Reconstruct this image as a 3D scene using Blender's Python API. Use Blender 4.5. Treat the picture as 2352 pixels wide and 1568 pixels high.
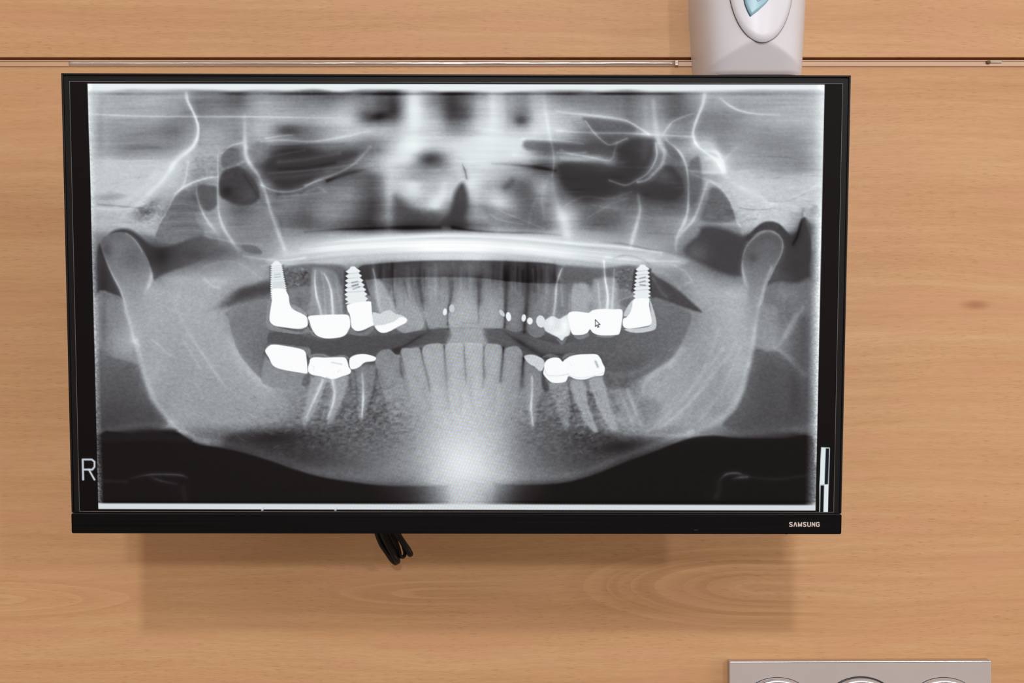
import bpy, bmesh, math, random
import numpy as np
from mathutils import Vector, Matrix, Euler

for o in list(bpy.data.objects): bpy.data.objects.remove(o)
S = bpy.context.scene
COL = S.collection

# ------------------------------------------------------------------ camera, world, lights, exposure
CAM_Z = 1.5
WALL = 1.404                       # camera to wall, metres
K = WALL / (50 / 36 * 2352)        # metres on the wall per photo pixel
cam = bpy.data.cameras.new('camera'); cam.lens = 50; cam.sensor_width = 36; cam.clip_start = .01
camo = bpy.data.objects.new('camera', cam); COL.objects.link(camo)
camo.location = (0, -WALL, CAM_Z); camo.rotation_euler = (math.pi / 2, 0, 0)
S.camera = camo

world = bpy.data.worlds.new('World'); S.world = world; world.use_nodes = True
wn = world.node_tree; wn.nodes.clear()
wo = wn.nodes.new('ShaderNodeOutputWorld'); wb = wn.nodes.new('ShaderNodeBackground')
wt = wn.nodes.new('ShaderNodeTexCoord'); ws = wn.nodes.new('ShaderNodeSeparateXYZ'); wr = wn.nodes.new('ShaderNodeValToRGB'); wm = wn.nodes.new('ShaderNodeMapRange')
wm.inputs[1].default_value = -1; wm.inputs[2].default_value = 1
wn.links.new(wt.outputs['Generated'], ws.inputs[0]); wn.links.new(ws.outputs[2], wm.inputs[0]); wn.links.new(wm.outputs[0], wr.inputs[0])
wr.color_ramp.elements[0].position = .3; wr.color_ramp.elements[0].color = (.32, .262, .218, 1)      # floor side of the room
wr.color_ramp.elements[1].position = .75; wr.color_ramp.elements[1].color = (.62, .527, .44, 1)     # pale ceiling
wn.links.new(wr.outputs[0], wb.inputs[0]); wn.links.new(wb.outputs[0], wo.inputs[0]); wb.inputs[1].default_value = WORLD_STRENGTH = .86

def lamp(name, loc, target, size, watts, col=(.97, .985, 1), sy=None):
    l = bpy.data.lights.new(name, 'AREA'); l.energy = watts; l.color = col
    l.shape = 'RECTANGLE' if sy else 'DISK'; l.size = size
    if sy: l.size_y = sy
    o = bpy.data.objects.new(name, l); COL.objects.link(o); o.location = loc
    o.rotation_euler = (Vector(target) - Vector(loc)).to_track_quat('-Z', 'Y').to_euler(); return o
TGT = (0, 0, 1.45)
lamp('ceiling_lamp_far', (.145, -4.5, 2.38), TGT, .15, 30)
lamp('ceiling_lamp_high', (-.04, -5.2, 3.75), TGT, .22, 76)
lamp('ceiling_lamp_side', (1.86, -4.2, 2.36), TGT, .16, 26)
for n_, x0_, x1_, w_ in (('streak_lamp', -.30, 1.45, 9.), ('streak_lamp_left', -1.80, -1.05, 4.)):  # long unseen lamps added to lay bright streaks along the clear strip
    t_ = lamp(n_, ((x0_ + x1_) / 2, -4.2, 3.0), ((x0_ + x1_) / 2, 0, 1.8), x1_ - x0_, w_, (1, .99, .97), .035)
lamp('side_fill', (3.2, -2.2, 1.3), (.3, 0, 1.2), 1.6, 20, (1, .98, .96), 1.6)  # unseen soft area light added to brighten the wall from the right

S.view_settings.view_transform = 'Standard'; S.view_settings.look = 'None'
S.view_settings.exposure = 0; S.view_settings.gamma = 1; S.view_settings.use_curve_mapping = False

# ------------------------------------------------------------------ helpers
def srgb(r, g, b):
    f = lambda c: (c / 255 / 12.92) if c / 255 <= .04045 else ((c / 255 + .055) / 1.055) ** 2.4
    return (f(r), f(g), f(b), 1)

def wall_pt(px, py, y=0.):
    """Point on the plane y metres before the wall (negative towards the camera) as measured in the photograph."""
    d = (WALL + y) / (50 / 36 * 2352)
    return Vector(((px - 1176) * d, y, CAM_Z + (784 - py) * d))

def make(name, verts, faces, m=None, parent=None, smooth=False):
    me = bpy.data.meshes.new(name); me.from_pydata([tuple(v) for v in verts], [], faces); me.update()
    if smooth: me.polygons.foreach_set('use_smooth', [True] * len(me.polygons))
    o = bpy.data.objects.new(name, me); COL.objects.link(o)
    if m: me.materials.append(m)
    if parent: o.parent = parent
    return o

def from_bm(name, bm, m=None, parent=None, smooth=False):
    me = bpy.data.meshes.new(name); bm.normal_update(); bm.to_mesh(me); bm.free()
    if smooth: me.polygons.foreach_set('use_smooth', [True] * len(me.polygons))
    o = bpy.data.objects.new(name, me); COL.objects.link(o)
    if m: me.materials.append(m)
    if parent: o.parent = parent
    return o

def bm_box(bm, x0, x1, y0, y1, z0, z1, bev=0., seg=2, edges='all'):
    g = bmesh.ops.create_cube(bm, size=1)
    for v in g['verts']:
        v.co = Vector((x0 if v.co.x < 0 else x1, y0 if v.co.y < 0 else y1, z0 if v.co.z < 0 else z1))
    if bev:
        es = {e for v in g['verts'] for e in v.link_edges}
        if edges == 'y': es = {e for e in es if abs(e.verts[0].co.y - e.verts[1].co.y) > 1e-7}
        bmesh.ops.bevel(bm, geom=list(es), offset=bev, segments=seg, profile=.5, affect='EDGES')

def box(name, x0, x1, y0, y1, z0, z1, m, parent=None, bev=0., seg=2, edges='all', smooth=False):
    bm = bmesh.new(); bm_box(bm, x0, x1, y0, y1, z0, z1, bev, seg, edges)
    return from_bm(name, bm, m, parent, smooth)

def prism(name, pts, y0, y1, m, parent=None, bev=0.):
    """Outline in x, z pushed from y0 (front) to y1 (back)."""
    n = len(pts); bm = bmesh.new()
    a = [bm.verts.new((x, y0, z)) for x, z in pts]; b = [bm.verts.new((x, y1, z)) for x, z in pts]
    f = bm.faces.new(a); bm.faces.new(b[::-1])
    for i in range(n): bm.faces.new((a[i - 1], a[i], b[i], b[i - 1]))
    bmesh.ops.recalc_face_normals(bm, faces=bm.faces)
    if bev:
        es = [e for e in bm.edges if e.verts[0] in a and e.verts[1] in a]
        bmesh.ops.bevel(bm, geom=es, offset=bev, segments=2, profile=.5, affect='EDGES')
    return from_bm(name, bm, m, parent)

def catmull(pts, n=8):
    P = [Vector(p) for p in pts]; Q = [2 * P[0] - P[1]] + P + [2 * P[-1] - P[-2]]; out = []
    for i in range(1, len(Q) - 2):
        a, b, c, d = Q[i - 1:i + 3]
        for k in range(n):
            t = k / n; out.append(.5 * (2 * b + (c - a) * t + (2 * a - 5 * b + 4 * c - d) * t * t + (3 * b - a - 3 * c + d) * t ** 3))
    return out + [P[-1]]

def tube(name, pts, r, m, parent=None, sides=12, n=8):
    P = catmull(pts, n); V = []; F = []
    up = Vector((0, 1, 0))
    for i, p in enumerate(P):
        t = (P[min(i + 1, len(P) - 1)] - P[max(i - 1, 0)]).normalized()
        u = t.cross(up); u = u.normalized() if u.length > 1e-4 else Vector((1, 0, 0)); w = t.cross(u)
        up = (-w).normalized() if w.dot(up) < 0 else w.normalized()
        rr = r * (.6 if i in (0, len(P) - 1) else 1)
        for k in range(sides):
            a = 2 * math.pi * k / sides; V.append(p + (u * math.cos(a) + up * math.sin(a)) * rr)
    for i in range(len(P) - 1):
        for k in range(sides):
            k2 = (k + 1) % sides; F.append((i * sides + k, i * sides + k2, (i + 1) * sides + k2, (i + 1) * sides + k))
    F.append(tuple(range(sides))[::-1]); F.append(tuple((len(P) - 1) * sides + k for k in range(sides)))
    o = make(name, V, F, m, parent, True)
    return o

def empty(name, loc, label, cat, rot=(0, 0, 0)):
    o = bpy.data.objects.new(name, None); COL.objects.link(o); o.location = loc; o.rotation_euler = rot
    o['label'] = label; o['category'] = cat; o.empty_display_size = .05; return o

# ------------------------------------------------------------------ materials
def mat(name, col, rough=.5, metal=0., spec=.5, noise=None, bump=None, coat=0.):
    """Principled surface; noise=(scale xyz, amount) varies the colour, bump=(scale xyz, strength, distance) the relief."""
    m = bpy.data.materials.new(name); m.use_nodes = True; nt = m.node_tree; b = nt.nodes['Principled BSDF']
    b.inputs['Base Color'].default_value = col; b.inputs['Roughness'].default_value = rough; b.inputs['Metallic'].default_value = metal
    b.inputs['Specular IOR Level'].default_value = spec; b.inputs['Coat Weight'].default_value = coat
    tc = nt.nodes.new('ShaderNodeTexCoord')
    def nz(sc, det=3):
        mp = nt.nodes.new('ShaderNodeMapping'); mp.inputs['Scale'].default_value = sc; n = nt.nodes.new('ShaderNodeTexNoise')
        n.inputs['Scale'].default_value = 1; n.inputs['Detail'].default_value = det
        nt.links.new(tc.outputs['Object'], mp.inputs[0]); nt.links.new(mp.outputs[0], n.inputs['Vector']); return n.outputs['Fac']
    if noise:
        r = nt.nodes.new('ShaderNodeMapRange'); nt.links.new(nz(noise[0]), r.inputs[0])
        r.inputs[1].default_value = .3; r.inputs[2].default_value = .7; r.inputs[3].default_value = 1 - noise[1]; r.inputs[4].default_value = 1 + noise[1]
        v = nt.nodes.new('ShaderNodeVectorMath'); v.operation = 'SCALE'; v.inputs[0].default_value = col[:3]
        nt.links.new(r.outputs[0], v.inputs['Scale']); nt.links.new(v.outputs[0], b.inputs['Base Color'])
    if bump:
        bp = nt.nodes.new('ShaderNodeBump'); bp.inputs['Strength'].default_value = bump[1]; bp.inputs['Distance'].default_value = bump[2]
        nt.links.new(nz(bump[0]), bp.inputs['Height']); nt.links.new(bp.outputs[0], b.inputs['Normal'])
    return m

class N:
    """Small node-expression helper: arithmetic on shader values."""
    nt = None
    def __init__(s, o): s.o = o
    @staticmethod
    def op(kind, *a):
        n = N.nt.nodes.new('ShaderNodeMath'); n.operation = kind
        for i, v in enumerate(a):
            if isinstance(v, N): N.nt.links.new(v.o, n.inputs[i])
            else: n.inputs[i].default_value = v
        return N(n.outputs[0])
    def __add__(s, b): return N.op('ADD', s, b)
    def __sub__(s, b): return N.op('SUBTRACT', s, b)
    def __rsub__(s, b): return N.op('SUBTRACT', b, s)
    def __mul__(s, b): return N.op('MULTIPLY', s, b)
    __radd__ = __add__; __rmul__ = __mul__
    def pw(s, b): return N.op('POWER', s, b)
    def mx(s, b): return N.op('MAXIMUM', s, b)
    def mn(s, b): return N.op('MINIMUM', s, b)
def n_noise(x, y, z=0., det=2., rough=.5):
    c = N.nt.nodes.new('ShaderNodeCombineXYZ')
    for i, v in enumerate((x, y, z)):
        if isinstance(v, N): N.nt.links.new(v.o, c.inputs[i])
        else: c.inputs[i].default_value = v
    n = N.nt.nodes.new('ShaderNodeTexNoise'); n.inputs['Scale'].default_value = 1; n.inputs['Detail'].default_value = det; n.inputs['Roughness'].default_value = rough
    N.nt.links.new(c.outputs[0], n.inputs['Vector']); return N(n.outputs['Fac'])
def n_step(v, a, b):
    n = N.nt.nodes.new('ShaderNodeMapRange'); n.interpolation_type = 'SMOOTHSTEP'
    N.nt.links.new(v.o, n.inputs[0]); n.inputs[1].default_value = a; n.inputs[2].default_value = b; return N(n.outputs[0])

def beech(name, seed=0., arcs=True):
    """Beech veneer: fine level grain, short dark pores, cathedral figure; coordinates in photo pixels on the wall."""
    m = bpy.data.materials.new(name); m.use_nodes = True; nt = N.nt = m.node_tree; b = nt.nodes['Principled BSDF']
    g = nt.nodes.new('ShaderNodeNewGeometry'); sp = nt.nodes.new('ShaderNodeSeparateXYZ'); nt.links.new(g.outputs['Position'], sp.inputs[0])
    X = N(sp.outputs[0]) * (1 / K) + 1176; Y = (CAM_Z - N(sp.outputs[2])) * (1 / K) + 784          # wall measured in units of .43 mm
    warp = (n_noise(X * .0016, Y * .004, seed, 1.5) - .5) * 60 + (n_noise(X * .012, Y * .03, seed + 3, 2) - .5) * 7
    Yw = Y + warp
    broad = n_noise(X * .0006, Yw * .011, seed + 1, 2, .55)              # wide tonal bands
    fine = n_noise(X * .0032, Yw * .085, seed + 2, 3, .6)               # growth lines
    hair = n_noise(X * .028, Yw * .42, seed + 5, 3, .65)                  # fine fibres
    tone = (broad - .5) * .26 + (fine - .5) * .20 + (hair - .5) * .20
    if arcs:
        for (x0, y0, sx, dr, ysp, amp, xa, xb) in ((1745, 1348, .225, -1, 112, .36, 1130, 1200), (1010, 1362, .12, -1, 46, .30, 600, 660), (-60, 1372, .11, 1, 56, .32, 420, 330), (3000, 400, .15, -1, 100, .2, 2420, 2470)):
            dx = ((X - x0) * dr).mx(0) * sx; wy = Y - y0 + warp * .45
            r = N.op('SQRT', dx * dx + wy * wy)
            rn = n_noise(r * .082, X * .0010, seed + 7 + x0 * .01, 1.5, .5)
            saw = N.op('FRACT', r * .075 + (n_noise(r * .03, 0., 4.) - .5) * 3)
            win = n_step(ysp - r, 0, ysp * .35) * n_step(X * (1 if dr < 0 else -1), xa if dr < 0 else -xa, xb if dr < 0 else -xb)
            win = win * (1 - n_step(X * (-dr), x0 * (-dr) - 40, x0 * (-dr) + 260))
            tone = tone * (1 - win * .45) + win * amp * ((rn - .5) * 1.1 + (saw * saw - .33) * .22)
    # a small knot
    kx = X - 2241; ky = Y - 700; kr = N.op('SQRT', kx * kx * .12 + ky * ky)
    kn = 1 - n_step(kr, 1, 17)
    pores = n_step(n_noise(X * .040, Yw * .72, seed + 9, 1.2, .45), .60, .72) * (n_step(n_noise(X * .004, Y * .008, seed + 11, 2), .35, .6) * .6 + .4)
    tint_ = n_noise(X * .003, Yw * .012, seed + 20, 2)
    ramp = nt.nodes.new('ShaderNodeValToRGB'); e = ramp.color_ramp.elements
    e[0].position = .28; e[0].color = WOOD_D; e[1].position = .72; e[1].color = WOOD_L
    mid = e.new(.5); mid.color = WOOD_M
    nt.links.new((tone + .5).o, ramp.inputs[0])
    def mix(a, bcol, f):
        n = nt.nodes.new('ShaderNodeMix'); n.data_type = 'RGBA'; nt.links.new(f.o, n.inputs[0]); nt.links.new(a, n.inputs[6]); n.inputs[7].default_value = bcol; return n.outputs[2]
    c = mix(ramp.outputs[0], srgb(204, 150, 114), n_step(tint_, .46, .70) * .5)
    c = mix(c, srgb(140, 92, 58), pores * .42); c = mix(c, srgb(150, 92, 55), kn * .6)
    nt.links.new(c, b.inputs['Base Color']); b.inputs['Roughness'].default_value = .48; b.inputs['Specular IOR Level'].default_value = .25
    bp = nt.nodes.new('ShaderNodeBump'); bp.inputs['Strength'].default_value = .12; bp.inputs['Distance'].default_value = .0004
    nt.links.new((hair - pores * .8).o, bp.inputs['Height']); nt.links.new(bp.outputs[0], b.inputs['Normal'])
    return m
WOOD_D, WOOD_M, WOOD_L = srgb(171, 122, 80), srgb(201, 154, 110), srgb(222, 182, 137)
# ---- the radiograph shown on the screen: painted with numpy over the screen's vertex grid ----
class Film:
    """Grey picture evaluated at arbitrary points X, Y (the screen's own film coordinates)."""
    def __init__(s, X, Y):
        s.X = X.astype(np.float32); s.Y = Y.astype(np.float32)
        s.A = np.zeros(X.shape, np.float32)
        s.H, s.W = X.shape; s.halo = 0; s.sf = 1.
        s.x0 = float(X[:, 0].min()); s.x1 = float(X[:, -1].max())
        s.y0 = float(Y[0].min()); s.y1 = float(Y[-1].max())
    def win(s, xa, ya, xb, yb):
        fx = (s.W - 1) / (s.x1 - s.x0); fy = (s.H - 1) / (s.y1 - s.y0)
        pad = 34
        i0 = int(max(0, (xa - s.x0 - pad) * fx)); i1 = int(min(s.W, (xb - s.x0 + pad) * fx + 2))
        j0 = int(max(0, (ya - s.y0 - 8) * fy)); j1 = int(min(s.H, (yb - s.y0 + 8) * fy + 2))
        return (slice(j0, max(j1, j0 + 1)), slice(i0, max(i1, i0 + 1)))

def spline(pts, closed=False, n=6):
    P = np.array(pts, np.float32)
    if len(P) < 3: return P
    if closed: Q = np.vstack([P[-1:], P, P[:2]])
    else: Q = np.vstack([2 * P[:1] - P[1:2], P, 2 * P[-1:] - P[-2:-1]])
    out = []
    t = np.linspace(0, 1, n, endpoint=False, dtype=np.float32)[:, None]
    for i in range(1, len(Q) - 2):
        a, b, c, d = Q[i - 1], Q[i], Q[i + 1], Q[i + 2]
        out.append(.5 * (2 * b + (c - a) * t + (2 * a - 5 * b + 4 * c - d) * t * t + (3 * b - a - 3 * c + d) * t ** 3))
    out = np.vstack(out)
    return out if closed else np.vstack([out, P[-1:]])

def seg_d2(x, y, a, b):
    dx, dy = float(b[0] - a[0]), float(b[1] - a[1])
    L = dx * dx + dy * dy + 1e-9
    t = np.clip(((x - a[0]) * dx + (y - a[1]) * dy) / L, 0, 1)
    return (x - a[0] - t * dx) ** 2 + (y - a[1] - t * dy) ** 2, t

def mask(F, pts, soft, smooth=True, n=4):
    P = spline(pts, True, n) if smooth else np.array(pts, np.float32)
    m = 2.2 * soft + 2
    w = F.win(P[:, 0].min() - m, P[:, 1].min() - m, P[:, 0].max() + m, P[:, 1].max() + m)
    x, y = F.X[w], F.Y[w]
    d2 = np.full(x.shape, 1e9, np.float32); ins = np.zeros(x.shape, bool)
    for i in range(len(P)):
        a, b = P[i - 1], P[i]
        q, _ = seg_d2(x, y, a, b); np.minimum(d2, q, out=d2)
        if abs(b[1] - a[1]) > 1e-6:
            c = (a[1] > y) != (b[1] > y)
            ins ^= c & (x < (b[0] - a[0]) * (y - a[1]) / (b[1] - a[1]) + a[0])
    d = np.sqrt(d2); d[~ins] *= -1
    t = np.clip(d / (2 * max(soft, .35)) + .5, 0, 1)
    return w, t * t * (3 - 2 * t)

def poly(F, pts, val, soft=1.2, al=1., mode='mix', smooth=True, n=4):
    w, m = mask(F, pts, soft * F.sf, smooth, n)
    v = val(F.X[w], F.Y[w]) if callable(val) else val
    if callable(al): al = al(F.X[w], F.Y[w])
    if mode == 'mix': F.A[w] += (v - F.A[w]) * m * al
    else: F.A[w] += v * m

def line(F, pts, wd, amp, mode='add', smooth=True, n=5, halo=None):
    """Gaussian-profile stroke with a faint wide skirt; wd and amp may be lists along the stroke."""
    P = spline(pts, False, n) if smooth and len(pts) > 2 else np.array(pts, np.float32)
    k = len(P); halo = F.halo if halo is None else halo
    ip = lambda v: np.interp(np.linspace(0, 1, k), np.linspace(0, 1, len(v)), v) if isinstance(v, (list, tuple)) else np.full(k, float(v))
    W_, A_ = ip(wd), ip(amp)
    if F.halo:
        r = np.random.RandomState(int(abs(P[0, 0] * 7 + P[0, 1] * 13)) % 99991)
        A_ = A_ * (1 + .18 * np.interp(np.arange(k), np.arange(0, k + 3, 3), r.uniform(-1, 1, len(np.arange(0, k + 3, 3)))))
    m = 4 * max(W_) + 2
    W = F.win(P[:, 0].min() - m, P[:, 1].min() - m, P[:, 0].max() + m, P[:, 1].max() + m)
    acc = np.zeros(F.X[W].shape, np.float32)
    oy, ox = W[0].start, W[1].start
    for i in range(k - 1):
        a, b = P[i], P[i + 1]; mm = 4 * max(W_[i], W_[i + 1]) + 1
        w = F.win(min(a[0], b[0]) - mm, min(a[1], b[1]) - mm, max(a[0], b[0]) + mm, max(a[1], b[1]) + mm)
        w = tuple(slice(max(p.start, q.start), min(p.stop, q.stop)) for p, q in zip(w, W))
        if w[0].stop <= w[0].start or w[1].stop <= w[1].start: continue
        d2, t = seg_d2(F.X[w], F.Y[w], a, b)
        s_ = W_[i] + (W_[i + 1] - W_[i]) * t; g = np.exp(-d2 / (2 * (s_ * .6) ** 2))
        if halo: g = (1 - halo) * g + halo * np.exp(-d2 / (2 * (s_ * 1.7) ** 2))
        v = (A_[i] + (A_[i + 1] - A_[i]) * t) * g
        l = (slice(w[0].start - oy, w[0].stop - oy), slice(w[1].start - ox, w[1].stop - ox))
        cur = acc[l]; acc[l] = np.where(np.abs(v) > np.abs(cur), v, cur)
    F.A[W] += acc

def blob(F, cx, cy, rx, ry, amp, ang=0, mode='add', al=1.):
    r = max(rx, ry) * 2.4
    w = F.win(cx - r, cy - r, cx + r, cy + r)
    x, y = F.X[w] - cx, F.Y[w] - cy
    c, s_ = math.cos(math.radians(ang)), math.sin(math.radians(ang))
    u, v = (x * c + y * s_) / rx, (-x * s_ + y * c) / ry
    g = np.exp(-(u * u + v * v))
    if mode == 'add': F.A[w] += amp * g
    else: F.A[w] += (amp - F.A[w]) * g * al

def vnoise(x, y, sx, sy, seed):
    r = np.random.RandomState(seed)
    u, v = x / sx, y / sy
    iu, iv = np.floor(u).astype(int), np.floor(v).astype(int)
    fu, fv = (u - iu).astype(np.float32), (v - iv).astype(np.float32)
    iu -= iu.min(); iv -= iv.min()
    T = r.uniform(-1, 1, (iv.max() + 2, iu.max() + 2)).astype(np.float32)
    fu = fu * fu * (3 - 2 * fu); fv = fv * fv * (3 - 2 * fv)
    return (T[iv, iu] * (1 - fu) + T[iv, iu + 1] * fu) * (1 - fv) + (T[iv + 1, iu] * (1 - fu) + T[iv + 1, iu + 1] * fu) * fv

def base_tones(F):
    cols = [200, 250, 300, 350, 400, 450, 500, 550, 600, 650, 700, 750, 800, 850, 900, 950, 1000, 1050, 1100, 1150, 1200, 1250,
            1300, 1350, 1400, 1450, 1500, 1550, 1600, 1650, 1700, 1750, 1800, 1850, 1900]
    rows = {
     215: [200,165,158,165,150,115,105,90,140,125,110,105,125,130,95,185,130,100,140,185,140,150,125,125,115,105,120,90,125,150,140,140,150,170,215],
     240: [198,158,155,165,140,105,105,100,160,150,135,140,165,135,95,200,150,108,155,195,140,175,150,140,125,110,125,85,118,135,135,142,158,172,215],
     270: [196,150,146,140,122,108,118,125,172,170,165,185,195,105,110,200,180,115,175,205,130,200,185,165,150,125,140,95,108,112,125,150,165,175,218],
     300: [190,132,122,114,108,135,130,122,180,125,120,165,195,195,190,205,200,165,200,212,185,210,185,125,105,110,165,125,115,118,125,132,140,150,215],
     325: [188,136,118,118,118,145,145,122,150,120,110,150,165,140,180,222,205,205,222,225,215,175,150,95,80,85,140,115,150,122,135,125,130,140,212],
     345: [190,140,116,118,128,150,158,105,120,80,75,95,85,110,190,228,190,215,226,226,212,115,100,75,62,55,105,120,160,130,140,122,125,130,210],
     365: [196,150,150,160,160,150,140,100,105,62,58,65,85,150,212,215,120,205,225,218,200,130,140,140,95,52,95,100,135,170,145,128,125,125,208],
     385: [206,192,196,198,205,140,118,95,72,55,55,65,95,165,205,170,135,195,210,200,170,95,100,85,65,48,90,80,115,180,160,140,130,125,208],
     405: [210,200,200,205,200,125,122,72,80,50,58,85,105,110,195,165,170,190,200,175,150,125,62,50,48,55,75,70,105,155,205,165,165,150,212],
     425: [208,200,190,195,188,108,125,60,110,60,85,115,115,105,190,185,185,195,185,155,125,160,62,50,50,58,62,58,100,145,212,195,198,188,212],
     450: [195,180,160,165,130,85,125,72,105,105,118,125,138,105,165,180,185,175,160,185,125,150,100,62,85,70,58,58,95,130,205,205,195,198,205],
     475: [190,165,150,150,100,88,125,85,110,118,118,130,135,95,135,150,175,110,120,200,125,135,150,95,105,95,88,85,100,115,190,205,185,185,195],
     500: [175,160,165,140,98,112,128,100,118,115,105,130,112,90,125,72,90,70,130,185,120,118,190,105,92,120,112,115,115,100,160,205,190,130,195],
     520: [140,170,190,160,105,115,135,112,120,112,105,115,95,80,95,62,75,60,110,160,135,125,175,125,105,130,120,125,115,105,130,180,190,70,195],
     545: [120,110,110,110,135,120,118,125,130,150,165,175,185,195,205,212,218,220,218,215,210,200,190,175,160,150,140,130,110,80,80,100,75,60,190],
     580: [110,110,115,60,62,72,90,118,145,175,195,205,208,212,215,218,220,222,220,218,215,212,210,205,200,195,180,135,75,62,70,100,60,52,185],
     610: [115,60,120,75,100,118,135,150,152,150,160,160,150,120,110,120,130,130,130,120,110,130,150,160,170,165,165,155,120,75,80,95,50,55,180],
     640: [120,55,120,120,152,162,165,160,155,110,95,95,90,60,55,65,85,90,80,65,50,55,75,90,110,110,120,130,155,130,120,105,52,62,178],
     670: [130,60,130,165,168,168,165,138,115,130,130,130,130,125,120,130,135,140,135,110,90,110,125,130,140,130,110,120,160,168,170,110,110,105,175],
     700: [140,115,150,170,170,170,160,130,118,130,130,140,140,140,135,145,150,155,150,125,110,120,130,140,140,130,118,115,150,168,172,125,112,108,175],
     730: [150,118,160,172,170,170,165,125,116,120,130,130,130,140,145,150,155,158,155,135,120,120,130,130,130,125,112,110,140,165,172,130,112,98,172],
     760: [150,125,162,168,165,165,165,132,112,105,100,98,96,95,95,100,115,150,140,100,92,92,95,98,100,100,104,115,145,162,170,140,115,95,168],
     790: [140,118,148,165,160,162,165,145,100,88,86,84,84,82,80,95,110,145,140,95,72,70,80,86,92,96,104,128,150,158,168,140,112,92,165],
     820: [135,105,125,165,155,158,165,158,110,90,85,82,80,80,90,130,150,160,160,145,100,72,78,84,88,96,110,145,150,152,165,105,100,88,160],
     850: [132,92,98,165,152,154,158,162,135,120,110,110,105,100,110,150,165,172,170,155,120,100,100,100,92,98,130,155,150,150,162,80,82,82,155],
     880: [128,84,92,152,150,152,156,160,155,140,130,125,120,112,120,155,172,182,178,162,135,112,115,120,110,115,155,158,150,148,155,75,76,78,152],
     910: [122,78,88,130,148,150,152,155,158,145,130,125,115,108,118,155,178,190,186,165,135,110,112,125,130,130,158,155,150,146,148,74,72,72,150],
     940: [115,66,78,92,148,148,148,150,148,138,125,115,102,98,112,150,180,195,190,165,130,104,104,118,132,138,150,152,148,142,135,74,70,68,146],
     970: [100,55,68,70,140,142,142,142,135,118,108,100,95,96,108,145,180,198,192,165,122,100,95,108,125,140,148,150,148,138,100,70,66,62,140],
     1000: [70,38,40,40,80,76,66,62,60,62,68,78,88,96,112,145,185,205,198,168,118,96,84,78,76,88,100,108,100,75,58,48,44,42,130],
     1030: [60,34,32,32,40,62,58,54,54,58,66,76,88,100,118,150,192,218,208,172,120,96,82,70,64,60,58,50,36,32,32,30,30,32,125],
     1060: [60,32,30,30,30,30,40,60,64,62,64,74,86,102,122,150,195,226,216,178,124,98,80,66,56,40,32,30,28,28,28,28,28,30,125],
     1090: [70,32,30,30,28,28,28,30,38,62,72,80,88,102,118,140,190,222,214,178,128,104,82,60,38,28,26,26,26,26,26,26,28,32,130],
     1115: [90,34,30,28,28,26,26,26,26,28,32,45,55,64,74,100,165,205,195,150,84,62,45,30,26,24,24,24,24,24,24,26,28,36,135],
     1150: [110,32,28,26,26,24,24,24,24,24,26,28,32,40,52,80,140,195,180,110,60,40,30,26,24,22,22,22,22,22,22,22,24,38,140],
     1190: [110,30,28,26,26,24,24,24,24,24,26,28,32,40,52,80,140,195,180,110,60,40,30,26,24,22,22,22,22,22,22,22,24,38,140]}
    ys = np.array(sorted(rows), float); G = np.array([rows[int(k)] for k in ys], np.float32)
    cx = np.array(cols, float)
    def wts(q, g):   # Catmull-Rom style interpolation along one axis: index and 4 weights
        i = np.clip(np.searchsorted(g, q) - 1, 0, len(g) - 2); t = (q - g[i]) / (g[i + 1] - g[i]); t = np.clip(t, 0, 1)
        return i, [.5 * (-t + 2 * t**2 - t**3), .5 * (2 - 5 * t**2 + 3 * t**3), .5 * (t + 4 * t**2 - 3 * t**3), .5 * (-t**2 + t**3)]
    i, wi = wts(F.X, cx); j, wj = wts(F.Y, ys)
    out = np.zeros(F.X.shape, np.float32)
    for a in range(4):
        ja = np.clip(j + a - 1, 0, len(ys) - 1)
        for b in range(4):
            out += (wj[a] * wi[b] * G[ja, np.clip(i + b - 1, 0, len(cx) - 1)]).astype(np.float32)
    F.A[:] = out

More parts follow.
